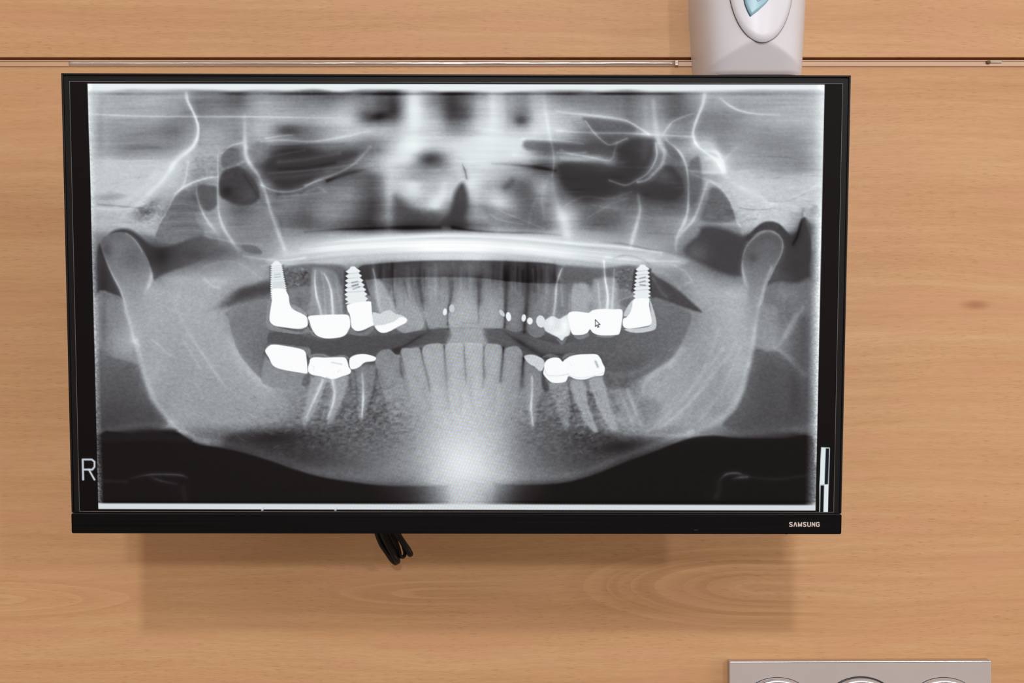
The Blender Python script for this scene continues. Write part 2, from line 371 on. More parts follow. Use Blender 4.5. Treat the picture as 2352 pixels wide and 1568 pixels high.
def radiograph(F):
    X, Y = F.X, F.Y
    base_tones(F); F.halo = .3; F.sf = 1.7
    F.A += np.clip((575 - Y) / 60, 0, 1) * (-10 + 32 * np.clip((abs(X - 1050) - 300) / 250, 0, 1)) * np.exp(-((F.A - 128) / 42) ** 2)
    # horizontal smear of the moving tube in the skull region, soft blotches elsewhere
    up = np.clip((600 - Y) / 80, 0, 1)
    F.A += up * (4 * vnoise(X, Y, 110, 5, 1) + 3.5 * vnoise(X, Y, 60, 2.6, 2) + 5 * vnoise(X, Y, 190, 14, 3)) * np.clip(F.A / 120, .4, 1)
    # ---------------- skull base, left of film ----------------
    poly(F, [(212,366),(300,372),(380,372),(430,352),(440,372),(428,400),(420,430),(395,455),(372,480),(360,510),(356,538),(330,530),(300,518),(270,515),(240,525),(214,512)], 186, 7, .55)
    poly(F, [(208,372),(290,370),(360,373),(400,385),(360,430),(300,455),(235,450),(208,440)], 204, 9, .6)
    blob(F, 250,452, 40,7, -34, -4); line(F, [(225,478),(280,482),(330,468)], 4, 25); line(F, [(225,469),(270,473),(330,478)], 2.5, -35)
    blob(F, 330,488, 32,18, -55, -20); blob(F, 348,470, 24,10, -28, -35)
    line(F, [(428,215),(431,232),(441,252),(449,270),(455,290),(454,312),(447,330),(438,342),(420,356),(400,375),(388,395),(368,420),(345,442),(315,470),(285,490)], [5,3.5,3,3,3.5,4.5,6,7,7,7,8,9], [50,110,120,125,120,115,100,80,65,55,40,15])
    line(F, [(455,275),(461,300),(458,330)], 4, -22)
    line(F, [(360,395),(335,425),(300,455),(265,472)], 9, 22)
    line(F, [(214,262),(300,266),(420,268),(560,268),(700,270),(860,272)], 2.4, [30,34,36,44,20,0])
    line(F, [(220,368),(300,370),(380,366)], 3, 12)
    blob(F, 300,335, 60,26, -10); blob(F, 405,300, 40,24, -14); blob(F, 230,300, 9,80, -18)
    line(F, [(400,445),(430,425),(470,410),(500,406)], [2,3,3,2], [20,70,70,20])
    line(F, [(432,372),(428,400),(420,428),(400,452),(385,482),(366,515),(356,540)], 2.2, 32)
    poly(F, [(424,436),(402,452),(388,480),(368,512),(357,545),(392,556),(440,548),(470,538),(450,505),(448,470),(438,450)], 108, 3, .75)
    for k in range(8):
        line(F, [(385+k*2,470+k*10),(420+k*4,468+k*10),(455+k*6,474+k*10)], 2, (-1)**k*9)
    # pterygoid / zygoma lines of the left side
    poly(F, [(508,372),(510,352),(520,341),(534,338),(548,344),(552,360),(548,378),(530,386),(512,384)], 98, 3, .9)
    poly(F, [(503,440),(503,415),(510,398),(524,386),(545,382),(560,388),(575,402),(592,425),(596,452),(580,468),(548,470),(525,462),(508,452)], 62, 3, .95)
    poly(F, [(451,430),(462,424),(480,426),(497,430),(499,450),(498,472),(480,484),(468,480),(458,460)], 84, 3, .9)
    blob(F, 520,440, 16,14, -22, 30); blob(F, 575,445, 22,20, 10)
    line(F, [(502,340),(500,370),(501,410),(500,450),(503,490),(512,520),(530,550),(548,575)], [2,2.2,2.4,2.6,3,4,5,6], [10,28,34,36,48,60,50,25])
    line(F, [(452,425),(452,445),(460,475),(475,505),(490,525),(505,545)], [2.5,2.5,3,4,5,7], [15,34,50,60,40,10])
    line(F, [(510,352),(530,335),(556,328)], 2.4, 38)
    line(F, [(524,386),(545,378),(558,372)], 3, 30)
    line(F, [(562,265),(562,300),(563,330),(566,360),(578,382),(592,400),(603,425),(612,450),(620,480),(634,520),(646,552),(656,580)], [5,5,6,7,6.5,5,4.5,4.5,5,6,6,6], [20,35,62,88,82,62,52,48,52,58,50,35])
    line(F, [(600,425),(630,438),(665,440),(700,430),(730,412),(770,398)], [2.5,3,2.5,2.5], [40,46,36,8])
    blob(F, 660,298, 30,13, -46); blob(F, 680,350, 50,14, -30, -4)
    poly(F, [(576,345),(590,326),(612,322),(610,340),(600,352),(585,360)], 118, 4, .7)
    poly(F, [(618,362),(640,348),(690,345),(760,352),(820,352),(800,368),(760,380),(735,400),(700,420),(660,432),(632,424),(618,400),(606,385)], 50, 6, .8)
    line(F, [(612,362),(660,352),(700,345)], 2.5, 14); line(F, [(620,398),(700,392),(780,383),(820,375)], 2.6, 20)
    line(F, [(600,325),(650,322),(720,325),(800,312),(850,300)], [3,3,4,3], [30,40,46,10])
    line(F, [(610,318),(640,313),(670,310)], 2.5, 34); line(F, [(620,338),(700,334),(790,330)], 3, -18)
    line(F, [(700,426),(760,404),(800,385),(822,368),(850,338)], [2.5,3,3,5], [46,40,34,30])
    line(F, [(752,415),(800,398),(870,382)], [5,6,4], [-60,-40,-20])
    line(F, [(700,444),(730,430),(745,438)], 3, 18); line(F, [(640,452),(690,448),(750,440)], 2.5, 14)
    for (bx, by, br, ba) in [(630,470,14,-16),(655,500,24,-12),(640,448,10,-25),(660,447,10,-18),(700,500,24,-10),(745,470,22,10),(800,440,24,12)]:
        blob(F, bx, by, br, br*.7, ba)
    line(F, [(560,400),(600,460),(640,500),(650,540)], 4, -10)
    # ---------------- nasal region ----------------
    blob(F, 905,250, 20,20, -25); blob(F, 868,268, 26,9, -40, -10); blob(F, 945,250, 22,40, 22)
    blob(F, 1040,250, 26,34, -28); blob(F, 1070,262, 16,20, -18); blob(F, 1196,278, 17,12, -58)
    blob(F, 935,340, 34,20, 18); blob(F, 975,365, 30,15, -70); blob(F, 985,350, 34,18, -20); blob(F, 1110,340, 90,26, 8)
    blob(F, 1000,392, 14,8, 20); blob(F, 945,425, 24,14, 26); blob(F, 970,385, 60,5, -10)
    poly(F, [(905,452),(925,458),(940,472),(965,486),(1000,486),(1012,505),(1010,525),(960,528),(915,524),(903,500)], 64, 9, .75)
    line(F, [(1020,425),(1018,450),(1000,475),(975,482)], [12,14,14,6], [20,32,36,10])
    blob(F, 950,440, 20,22, 26); blob(F, 1000,460, 22,14, 22, -40)
    poly(F, [(1060,420),(1070,430),(1075,455),(1075,480),(1068,500),(1072,518),(1050,522),(1018,518),(1018,505),(1032,490),(1038,470),(1045,440)], 52, 5, .95)
    line(F, [(1062,378),(1068,392),(1072,410)], [2,3,3], [-40,-80,-60]); line(F, [(1082,420),(1090,460),(1085,500)], 14, 24)
    blob(F, 870,440, 18,60, -16); blob(F, 892,470, 12,50, 18); blob(F, 835,500, 30,30, -18); blob(F, 1105,470, 30,24, 20)
    line(F, [(1160,430),(1170,422),(1176,415)], 10, -40); blob(F, 1205,430, 24,26, -16)
    poly(F, [(1112,476),(1160,478),(1200,490),(1240,505),(1262,525),(1200,520),(1140,518),(1120,500)], 108, 6, .7)
    line(F, [(1125,492),(1150,505),(1200,515)], 2, 14); line(F, [(1150,485),(1200,505),(1250,525)], 2, 16)
    line(F, [(700,533),(780,527),(860,525),(940,523),(1010,522)], [3,4,5,6], [-20,-55,-60,-50])
    line(F, [(1040,523),(1090,530),(1160,534),(1230,535),(1290,540)], [5,3.5,3,3], [-60,-70,-55,-20])
    for (px, w_, a_) in ((905, 14, -16), (952, 16, 18), (1030, 22, -16), (1098, 14, 12), (1130, 12, 16), (1165, 10, -14), (1225, 14, 14), (870, 14, -12), (835, 16, -8)):
        line(F, [(px, 220), (px + 2, 270), (px - 2, 330)], w_, [a_ * 1.3, a_, 0])
    for (px, w_, a_) in ((850, 16, -20), (892, 10, 16), (1095, 16, 18), (1140, 16, 14), (1215, 20, -14), (760, 26, 12), (700, 22, -10)):
        line(F, [(px, 410), (px + 3, 470), (px, 525)], w_, [a_ * .4, a_, a_ * .6])
    # ---------------- right maxillary region ----------------
    poly(F, [(1340,270),(1385,273),(1440,283),(1460,298),(1440,306),(1400,303),(1365,300),(1348,285)], 92, 3.5, .85)
    poly(F, [(1375,312),(1410,308),(1450,312),(1440,322),(1410,330),(1385,322)], 84, 3, .8)
    poly(F, [(1210,322),(1290,328),(1350,332),(1400,340),(1418,356),(1340,350),(1280,346),(1210,344)], 78, 4, .7)
    poly(F, [(1425,340),(1450,318),(1500,318),(1504,340),(1495,370),(1475,398),(1448,412),(1420,404),(1400,385),(1380,372),(1320,372),(1284,378),(1290,400),(1310,430),(1350,450),(1410,436),(1460,428),(1470,415),(1440,404),(1412,392),(1420,366)], 50, 5, .8)
    poly(F, [(1283,380),(1330,376),(1400,382),(1420,402),(1400,425),(1420,445),(1380,458),(1330,458),(1296,430)], 48, 6, .8)
    poly(F, [(1525,325),(1540,326),(1556,345),(1565,368),(1550,365),(1535,352)], 88, 3, .8)
    poly(F, [(1498,415),(1510,398),(1526,382),(1545,384),(1562,405),(1570,430),(1565,445),(1545,460),(1500,455),(1440,440),(1400,440),(1440,424)], 54, 4, .92)
    blob(F, 1520,405, 26,14, 24)
    line(F, [(1280,256),(1330,262),(1400,270),(1440,278),(1470,295),(1490,308)], [4,4,3,3], [20,55,60,55])
    line(F, [(1280,300),(1360,305),(1440,306),(1520,310),(1595,314)], [3,2.6,2.6,3], [25,36,46,30])
    line(F, [(1345,278),(1365,305),(1390,328),(1405,332),(1440,318)], 2.6, 42)
    line(F, [(1280,350),(1340,358),(1400,368),(1412,345),(1418,325)], 3, [36,46,22,12])
    line(F, [(1400,414),(1435,425),(1460,415),(1490,395),(1508,360),(1506,330)], 2.6, [34,44,40,52,48])
    line(F, [(1465,418),(1485,413),(1505,395),(1520,378),(1526,350),(1515,330),(1508,300),(1500,230)], [3.5,4,4,5,6,7,7,6], [66,60,40,60,56,54,40,24])
    line(F, [(1530,322),(1550,338),(1568,360),(1578,390),(1582,430),(1580,480),(1572,510),(1555,545),(1552,575)], [4,3.5,3.5,3,3,3.5,4.5,5,4], [42,58,62,66,66,70,66,44,20])
    line(F, [(1624,420),(1614,450),(1604,480),(1590,508),(1570,530),(1555,550)], [5,4,4,4,5], [44,54,56,40,10])
    line(F, [(1466,448),(1470,480),(1464,510),(1454,545),(1448,570)], [4.5,5,5.5,6,6], [30,60,66,56,34])
    poly(F, [(1583,380),(1592,364),(1606,362),(1612,400),(1612,430),(1600,460),(1584,468)], 92, 3, .75)
    poly(F, [(1625,460),(1632,432),(1650,432),(1668,450),(1682,475),(1690,505),(1650,508),(1610,505)], 96, 3.5, .9)
    line(F, [(1632,416),(1655,432),(1672,452),(1684,478),(1692,505),(1700,520)], 2.6, 28)
    line(F, [(1618,218),(1614,240),(1604,265),(1595,290),(1592,310),(1600,332),(1620,350),(1640,362),(1655,370)], [5,4,3.5,3.5,3.5,3.5,4,5], [62,82,88,88,84,80,66,70])
    line(F, [(1595,260),(1570,268),(1545,280),(1530,298),(1520,312)], [2.5,3,3,3], [14,44,44,14])
    line(F, [(1655,226),(1675,242),(1700,254),(1740,262),(1790,264)], [3,3,3,2.6], [20,60,44,14])
    line(F, [(1620,345),(1648,352),(1660,378),(1668,405),(1690,425),(1725,445),(1760,468)], [4,5,6,8,7,6,6], [40,66,82,60,52,46,36])
    line(F, [(1620,362),(1642,368),(1660,392)], 4, 50); line(F, [(1585,392),(1620,396),(1660,396)], 4, 34)
    line(F, [(1590,400),(1630,415),(1655,425)], 4, 22); line(F, [(1655,378),(1672,358),(1690,340)], 4, 18)
    blob(F, 1660,290, 40,26, -12); blob(F, 1800,340, 50,46, -12); blob(F, 1630,335, 18,22, 20); blob(F, 1740,410, 30,22, 16)
    poly(F, [(1668,404),(1720,400),(1800,408),(1886,400),(1888,470),(1850,478),(1812,495),(1780,508),(1756,512),(1730,520),(1705,540),(1700,505),(1690,470),(1672,445),(1655,425)], 200, 7, .55)
    line(F, [(1700,428),(1740,446),(1770,468),(1800,470),(1830,474)], 4, 22); line(F, [(1770,468),(1820,455),(1850,440),(1885,420)], 4, 24)
    line(F, [(1765,462),(1800,462),(1835,452),(1855,440)], 2.4, -24); line(F, [(1700,478),(1740,482),(1780,478)], 2, -26)
    poly(F, [(1862,478),(1875,472),(1880,486),(1872,494),(1862,488)], 150, 3, .7)
    for k in range(70):
        r = np.random.RandomState(100 + k); px, py = r.uniform(1640, 1880), r.uniform(390, 530)
        if py > 560 - (px - 1640) * .1: continue
        L = r.uniform(10, 30); line(F, [(px, py), (px + L, py + r.uniform(-4, 6))], r.uniform(1.2, 2.4), r.choice([-1, 1]) * r.uniform(6, 16), n=1)
    for k in range(60):
        r = np.random.RandomState(300 + k); px, py = r.uniform(215, 360), r.uniform(380, 525)
        L = r.uniform(10, 34); line(F, [(px, py), (px + L, py - r.uniform(-2, 8))], r.uniform(1.2, 2.4), r.choice([-1, 1]) * r.uniform(4, 11), n=1)
    for k in range(260):
        r = np.random.RandomState(2000 + k); px, py = r.uniform(215, 1870), r.uniform(222, 535); L = r.uniform(25, 130)
        sl = (py - 400) * .0002 + r.normal(0, .05) - (px - 1050) * -.00006
        line(F, [(px, py), (px + L / 2, py + sl * L / 2 - r.uniform(-2, 3)), (px + L, py + sl * L)], r.uniform(1.4, 4.5), [0, r.choice([-1, 1]) * r.uniform(4, 13), 0], n=2)
    F.sf = 1.25
    w_ = (slice(None, int(F.H * .36)), slice(None)); a_ = F.A[w_]; k_ = 196 + 24 * np.exp(-((X[w_] - 1070) / 260) ** 4); F.A[w_] = np.where(a_ > k_, k_ + (a_ - k_) * .5, a_); np.minimum(F.A, 236, out=F.A)
    line(F, [(1248,216),(1254,260),(1262,310),(1270,345),(1272,375),(1268,405)], [7,5,4,3.5,3], [14,18,24,32,22])
    line(F, [(1268,405),(1272,440),(1284,480),(1298,520),(1306,548)], [5,9,13,15,12], [16,30,40,42,24])
    line(F, [(1240,440),(1222,480),(1215,515)], 5, 12); line(F, [(1262,400),(1245,450),(1250,500)], 4, 14)
    line(F, [(1130,376),(1180,378),(1230,384),(1275,392)], [3,5,6,5], [-20,-56,-70,-50]); line(F, [(1180,356),(1230,360),(1275,364)], 5, 16)
    line(F, [(1290,362),(1340,368),(1400,374),(1440,372)], [6,8,7,5], [40,44,32,8]); line(F, [(1288,344),(1310,352),(1345,350)], 3, 30)
    line(F, [(1200,318),(1280,322),(1340,330)], 3, 20); line(F, [(1110,300),(1200,305),(1290,300)], 5, 12)
    line(F, [(1480,232),(1483,290),(1480,360)], 10, 12); line(F, [(1440,230),(1446,280)], 12, -10)
    line(F, [(1300,470),(1340,452),(1400,456),(1450,440)], 3, 14); line(F, [(1350,500),(1400,470),(1440,455)], 3, 14); line(F, [(1360,470),(1420,480),(1520,482)], 3, 12)
    line(F, [(1595,330),(1630,330),(1650,352)], 10, 22); blob(F, 1640,385, 26,14, 18)
    line(F, [(640,372),(700,366),(780,352)], 5, 16); line(F, [(630,408),(690,404),(760,392)], 6, 14); line(F, [(640,388),(700,386),(770,374)], 4, -12)
    line(F, [(560,352),(575,380),(590,400)], 10, 18); line(F, [(545,330),(600,350)], 4, 12)
    line(F, [(980,560),(1040,470),(1080,380)], 18, 6); blob(F, 945,300, 30,70, 12); blob(F, 1120,260, 30,60, 12); blob(F, 1230,250, 22,60, 12); blob(F, 1040,300, 60,14, -10)
    # ---------------- joints ----------------
    poly(F, [(1603,540),(1612,522),(1640,520),(1670,528),(1700,542),(1722,540),(1712,560),(1704,585),(1702,612),(1704,634),(1670,630),(1640,618),(1600,600),(1572,580),(1580,560)], 62, 6, .95)
    blob(F, 1600,580, 26,22, 26)
    poly(F, [(1712,548),(1730,528),(1748,513),(1768,508),(1790,514),(1806,530),(1818,540),(1832,530),(1840,505),(1852,500),(1862,530),(1864,570),(1858,610),(1856,640),(1830,648),(1790,645),(1764,655),(1760,640),(1785,600),(1800,570),(1796,548),(1780,533),(1760,529),(1738,536),(1722,552)], 56, 3, .95)
    blob(F, 1800,640, 20,18, 12); line(F, [(1845,480),(1840,505),(1832,540),(1822,560)], 4, -30); line(F, [(1798,570),(1796,600),(1780,640)], 9, 14)
    line(F, [(1848,490),(1862,540),(1866,570)], 3, 24)
    poly(F, [(232,560),(238,548),(258,537),(288,530),(262,532),(240,545)], 100, 3, .5)
    poly(F, [(252,537),(268,527),(290,525),(308,532),(328,548),(345,562),(366,570),(400,562),(436,548),(464,541),(480,548),(500,552),(492,572),(470,592),(440,606),(400,620),(370,632),(354,642),(347,615),(338,590),(322,564),(308,548),(290,538),(268,535)], lambda x, y: 56 + .30 * np.clip(x - 370, 0, 200) + .2 * np.clip(y - 580, 0, 80), 4.5, .93)
    blob(F, 372,590, 24,26, -14); blob(F, 450,585, 22,12, -10); blob(F, 405,640, 40,10, 14)
    poly(F, [(556,562),(575,562),(592,568),(602,580),(592,584),(570,580),(556,572)], 100, 2.5, .85)
    line(F, [(470,541),(500,548),(545,558),(600,562)], 3, 16)
    poly(F, [(229,560),(236,572),(250,612),(266,650),(278,672),(284,690),(262,684),(236,678),(224,672),(222,620),(222,580)], 56, 5, .95)
    blob(F, 238,640, 10,40, -6)
    # ---------------- mandible ----------------
    L_out = [(231,561),(235,578),(248,610),(262,640),(275,665),(285,695),(292,725),(300,755),(306,785),(317,830),(325,860),(336,893),(350,925),(372,955),(388,975),(402,988),(424,999),(444,1011),(470,1019),(505,1024),(560,1036),(620,1054),(680,1075),(740,1092),(800,1102),(870,1111),(940,1113),(1010,1112)]
    R_out = [(1150,1110),(1200,1110),(1280,1107),(1330,1097),(1380,1080),(1440,1056),(1500,1034),(1540,1018),(1590,1001),(1612,994),(1640,982),(1664,966),(1684,945),(1700,920),(1711,893),(1718,865),(1725,840),(1731,810),(1737,780),(1742,748),(1748,715),(1754,688),(1760,664),(1768,640),(1778,615),(1790,592),(1799,572),(1798,552),(1786,536),(1765,529)]
    # soft tissue behind the rami
    poly(F, [(222,676),(262,676),(284,690),(292,725),(300,755),(306,785),(314,820),(316,836),(280,828),(240,815),(222,800)], 128, 3, .8)
    blob(F, 285,790, 26,38, 28); blob(F, 238,740, 8,60, -22)
    poly(F, [(222,812),(260,820),(316,838),(324,858),(336,893),(350,925),(384,974),(300,985),(222,990)], lambda x, y: 96 - .22 * (y - 830), 5, .8)
    poly(F, [(1748,715),(1754,688),(1762,655),(1790,648),(1830,650),(1862,640),(1870,700),(1862,720),(1800,715),(1780,770),(1785,800),(1762,806),(1744,790),(1736,790)], 112, 6, .7)
    blob(F, 1762,770, 22,34, 30); blob(F, 1800,670, 30,20, 12); blob(F, 1848,760, 14,60, -10)
    line(F, [(1805,775),(1825,740),(1845,705)], [5,5,4], 22); line(F, [(1780,800),(1815,830),(1845,860)], 8, 12)
    poly(F, [(1735,800),(1760,806),(1790,808),(1830,850),(1862,880),(1866,990),(1800,988),(1700,985),(1660,975),(1690,940),(1712,893),(1725,840)], lambda x, y: 84 - .07 * (y - 830), 5, .8)
    line(F, [(1635,993),(1720,993),(1800,988),(1868,975)], 9, 14); line(F, [(230,990),(320,976),(390,975)], 8, 14)
    blob(F, 1826,890, 14,60, -10)
    # ramus bodies
    def jaw_l(x, y): return 152 + 8 * np.exp(-((x - 440) / 90) ** 2) - .02 * (y - 800)
    poly(F, L_out[8:20] + [(520,1000),(560,985),(640,960),(660,900),(604,880),(572,850),(545,815),(528,770),(518,720),(500,715),(430,700),(370,670),(352,648),(310,670),(290,700)], jaw_l, 10, .35)
    poly(F, [(231,561),(238,546),(258,536),(285,534),(305,545),(322,566),(338,592),(346,616),(352,650),(338,672),(306,700),(288,700),(275,665),(262,640),(248,610)], lambda x, y: 118 + .36 * (y - 590), 2.2, .92)
    blob(F, 245,575, 12,20, -30, -15); blob(F, 305,600, 26,26, -20); blob(F, 275,560, 18,12, 8)
    poly(F, [(1765,529),(1745,535),(1725,549),(1712,565),(1705,590),(1703,612),(1708,640),(1714,665),(1735,700),(1750,700),(1758,668),(1768,640),(1780,612),(1792,590),(1799,568),(1796,550),(1784,535)], lambda x, y: 98 + .42 * (y - 580), 2, .92)
    blob(F, 1728,592, 13,13, -22); blob(F, 1765,560, 22,18, 6)
    # cortical rims
    line(F, L_out[1:9], [2,2.4,3,4,4.5,5,6,7], [12,34,42,46,40,36,32,30])
    line(F, [(p[0] + 7, p[1] - 3) for p in L_out[8:19]], [7,8,8,8,7,7], [26,26,30,34,38,34])
    line(F, [(p[0] + 1, p[1] - 9) for p in L_out[18:]], [7,9,11,12,12], [16,10,8,10,16,10])
    line(F, [(p[0] - 1, p[1] - 10) for p in R_out[:9]], [10,10,10,9,8], [8,18,22,22,26])
    line(F, [(p[0] - 6, p[1] - 6) for p in R_out[8:17]], [8,8,9,8,8], [26,26,22,22,22])
    line(F, [(p[0] - 6, p[1] - 1) for p in R_out[16:25]], [8,8,7,5,4,3], [24,26,30,32,34,36])
    line(F, [(1768,641),(1779,616),(1790,594),(1797,574),(1797,553),(1785,538),(1765,531),(1746,537),(1727,551),(1714,568),(1706,590)], [3,2.6,2.2,2.2,2.2,2.4,2.4,2.2,2], [34,44,48,48,46,44,42,32,12])
    line(F, [(345,612),(348,632),(342,655),(332,672)], [2.5,5,6,5], [20,58,52,18]); line(F, [(290,536),(306,548),(320,566),(326,578)], 2.4, 30)
    line(F, [(1705,600),(1706,625),(1712,648),(1718,670)], [3,5,5,6], [20,56,46,16])
    # outside of the lower border goes dark
    dk = lambda x, y: 30 - .02 * (y - 1050) + 0 * x
    poly(F, [(224,1002),(300,996),(395,990)] + [(p[0] - 2, p[1] + 3) for p in L_out[16:]] + [(1060,1112),(1060,1154),(226,1154)], 26, 3.2, lambda x, y: .97 * np.clip((1035 - x) / 190, 0, 1) ** .8, n=3)
    poly(F, [(1166,1112),(1200,1113)] + [(p[0] + 2, p[1] + 3) for p in R_out[2:9]] + [(1640,1000),(1700,1006),(1800,1006),(1864,1002),(1870,1060),(1872,1154),(1110,1154),(1110,1114)], 23, 3.2, lambda x, y: .96 * np.clip((x - 1130) / 150, 0, 1) ** .8, n=3)
    poly(F, [(226,996),(300,992),(395,985),(410,996),(440,1015),(340,1012),(226,1014)], 34, 5, .8)
    blob(F, 700,1040, 90,22, -8, 12); blob(F, 640,1000, 60,14, -16); blob(F, 1430,1020, 70,18, -12, -14)
    # neck / hyoid wisps in the dark
    line(F, [(300,1098),(340,1090),(380,1089),(415,1091),(430,1096)], 2.6, [8,26,36,30,10]); line(F, [(345,1095),(370,1104),(405,1111)], 3, [8,26,10]); line(F, [(230,1104),(290,1105)], 4, 9)
    line(F, [(1655,1100),(1668,1089),(1690,1086),(1708,1090)], 3, [10,40,44,12]); line(F, [(1680,1100),(1700,1096),(1716,1095)], 3.4, [10,42,30]); line(F, [(1652,1105),(1650,1130),(1645,1140)], 8, 12)
    line(F, [(1716,1094),(1780,1100),(1850,1092)], 4, 10); line(F, [(420,1120),(425,1148)], 8, 8)
    # inner boundary of the rami against the mouth
    poly(F, [(520,716),(560,700),(610,686),(622,700),(614,740),(620,770),(608,800),(600,850),(600,868),(576,846),(550,812),(534,770),(526,735)], lambda x, y: 122 - .12 * (y - 700) + .05 * (590 - x), 2.6, .85)
    line(F, [(528,780),(545,815),(575,852),(604,880),(620,900)], [12,13,14,12], [14,22,26,14])
    poly(F, [(1490,700),(1500,686),(1560,706),(1588,722),(1580,752),(1562,795),(1540,825),(1505,848),(1470,866),(1440,880),(1392,884),(1394,850),(1402,800),(1440,770),(1500,768)], lambda x, y: 108 - .10 * (y - 700) + .03 * (x - 1500), 3.5, .85)
    blob(F, 1450,835, 50,14, -8, -8); line(F, [(1400,856),(1430,860),(1470,850),(1500,830)], 7, 12)
    line(F, [(1565,800),(1540,832),(1505,855),(1480,880),(1476,905)], [10,10,8,7], [22,30,30,14])
    line(F, [(1385,978),(1420,992),(1480,998),(1560,1000),(1640,998),(1740,996),(1862,988)], [7,7,6,6,6,7,8], [22,32,34,30,14,14,12])
    blob(F, 1440,1022, 70,16, -16, -10); blob(F, 1350,1010, 60,16, -10)
    poly(F, [(1744,706),(1762,700),(1786,712),(1784,760),(1780,792),(1766,806),(1746,796),(1738,780)], 142, 5, .7)
    line(F, [(1780,800),(1810,820),(1845,858)], 9, 16); line(F, [(1792,790),(1812,750),(1830,720)], 5, 26)
    # oblique lines and canals
    line(F, [(400,690),(420,740),(450,790),(490,850),(520,890)], [10,5,4,4,3], [8,8,16,20,10]); line(F, [(350,780),(375,802),(400,820)], 3, 14)
    line(F, [(420,780),(440,812),(460,845)], 3, 12)
    for a_, b_ in (((1480,1000),(1660,800)),((1510,995),(1690,790)),((1580,900),(1650,760)),((1455,975),(1560,905)),((1610,960),(1700,800))):
        line(F, [a_, ((a_[0]+b_[0])/2+8, (a_[1]+b_[1])/2+6), b_], 5, 11)
    line(F, [(1420,960),(1450,985),(1500,985),(1560,950),(1620,880),(1660,800)], 6, [16,22,16,10,6]); line(F, [(1440,900),(1460,945),(1475,975)], 4, 16)
    poly(F, [(1462,925),(1480,912),(1505,918),(1520,935),(1505,965),(1480,972),(1462,955)], 112, 7, .45)
    line(F, [(400,930),(470,960),(520,975),(560,988)], 3, 8)
    # ---------------- palate bar ----------------
    poly(F, [(612,600),(660,572),(730,556),(820,546),(920,540),(1020,533),(1100,535),(1200,541),(1290,547),(1380,557),(1460,566),(1530,580),(1580,600),(1540,612),(1490,608),(1430,608),(1330,608),(1240,602),(1130,594),(1000,593),(900,597),(820,604),(720,612),(660,612)], 196, 5, .6)
    line(F, [(650,588),(740,574),(860,566),(980,566),(1080,566),(1180,570),(1290,582),(1400,592),(1500,596)], [5,9,11,13,12,11,9,6], [10,34,44,52,46,46,40,28,14])
    line(F, [(690,566),(800,553),(920,546),(1020,541),(1110,543),(1220,549),(1330,560),(1420,566),(1520,580)], [3,4,5,5,5,4,3], [16,34,36,34,26,36,36,30])
    for k, (a_, o_) in enumerate([(-16, -13),(14, -5),(-12, 8),(10, 15),(-12, 22)]):
        line(F, [(690,578+o_),(820,566+o_),(960,560+o_),(1100,560+o_),(1240,570+o_),(1380,584+o_),(1480,592+o_)], 2, [a_, a_*.6, a_, a_*.4, a_, a_*.5])
    line(F, [(1380,556),(1430,560),(1490,572),(1540,578)], 3.4, [-10,-36,-44,-8])
    line(F, [(1410,592),(1440,586),(1475,596),(1490,606)], 3, -26); line(F, [(1390,590),(1460,598),(1560,600)], 2.2, 20)
    line(F, [(560,588),(600,594),(650,598),(700,592)], 3, 24); line(F, [(600,612),(640,604),(680,608)], 2.4, 18)
    blob(F, 500,645, 30,10, 14); line(F, [(470,640),(490,658),(505,660)], 3, 18); line(F, [(1550,610),(1575,625),(1588,645),(1575,650)], 3, 18)
    line(F, [(470,612),(520,600),(560,610),(600,640)], 3, 10)
    # ---------------- air bands ----------------
    poly(F, [(455,722),(490,706),(515,686),(545,664),(580,654),(620,644),(624,674),(590,684),(550,696),(510,708),(470,716)], 78, 6, lambda x, y: .85 * np.clip((x - 450) / 110, 0, 1))
    poly(F, [(505,705),(525,690),(550,668),(585,658),(622,656),(622,668),(590,674),(550,688),(520,704)], 54, 7, lambda x, y: .6 * np.clip((x - 500) / 50, 0, 1))
    poly(F, [(1496,628),(1510,636),(1550,660),(1585,690),(1612,716),(1590,712),(1550,698),(1510,684),(1494,680)], 66, 3.5, .95)
    line(F, [(1500,640),(1520,672),(1530,680)], 4, 18); line(F, [(1498,624),(1530,630),(1560,660)], 6, 16)
    poly(F, [(652,618),(700,606),(730,606),(790,612),(792,648),(745,650),(700,656),(660,662)], 96, 4, .8)
    for k in range(90):
        r = np.random.RandomState(500 + k); px, py = r.uniform(655, 712), r.uniform(616, 658)
        blob(F, px, py, r.uniform(2, 4), r.uniform(1.5, 3), r.choice([-1, 1]) * r.uniform(8, 26), r.uniform(-50, 50))
    poly(F, [(826,612),(860,606),(940,600),(1000,598),(1100,598),(1180,600),(1290,610),(1290,650),(1200,648),(1100,638),(1000,636),(900,637),(840,642),(820,632)], 54, 2.6, lambda x, y: .93 * np.clip((1318 - x) / 60, 0, 1))
    blob(F, 1010,618, 44,30, 34); blob(F, 1090,615, 36,30, 40); blob(F, 925,626, 18,20, 10); blob(F, 1130,628, 20,14, 10)
    poly(F, [(1285,612),(1380,616),(1460,612),(1466,665),(1420,662),(1400,654),(1360,652),(1290,650)], 96, 4, .85)
    for k in range(70):
        r = np.random.RandomState(700 + k); px, py = r.uniform(1415, 1458), r.uniform(618, 672)
        blob(F, px, py, r.uniform(2, 4), r.uniform(1.5, 3), r.choice([-1, 1]) * r.uniform(8, 24), r.uniform(-50, 50))
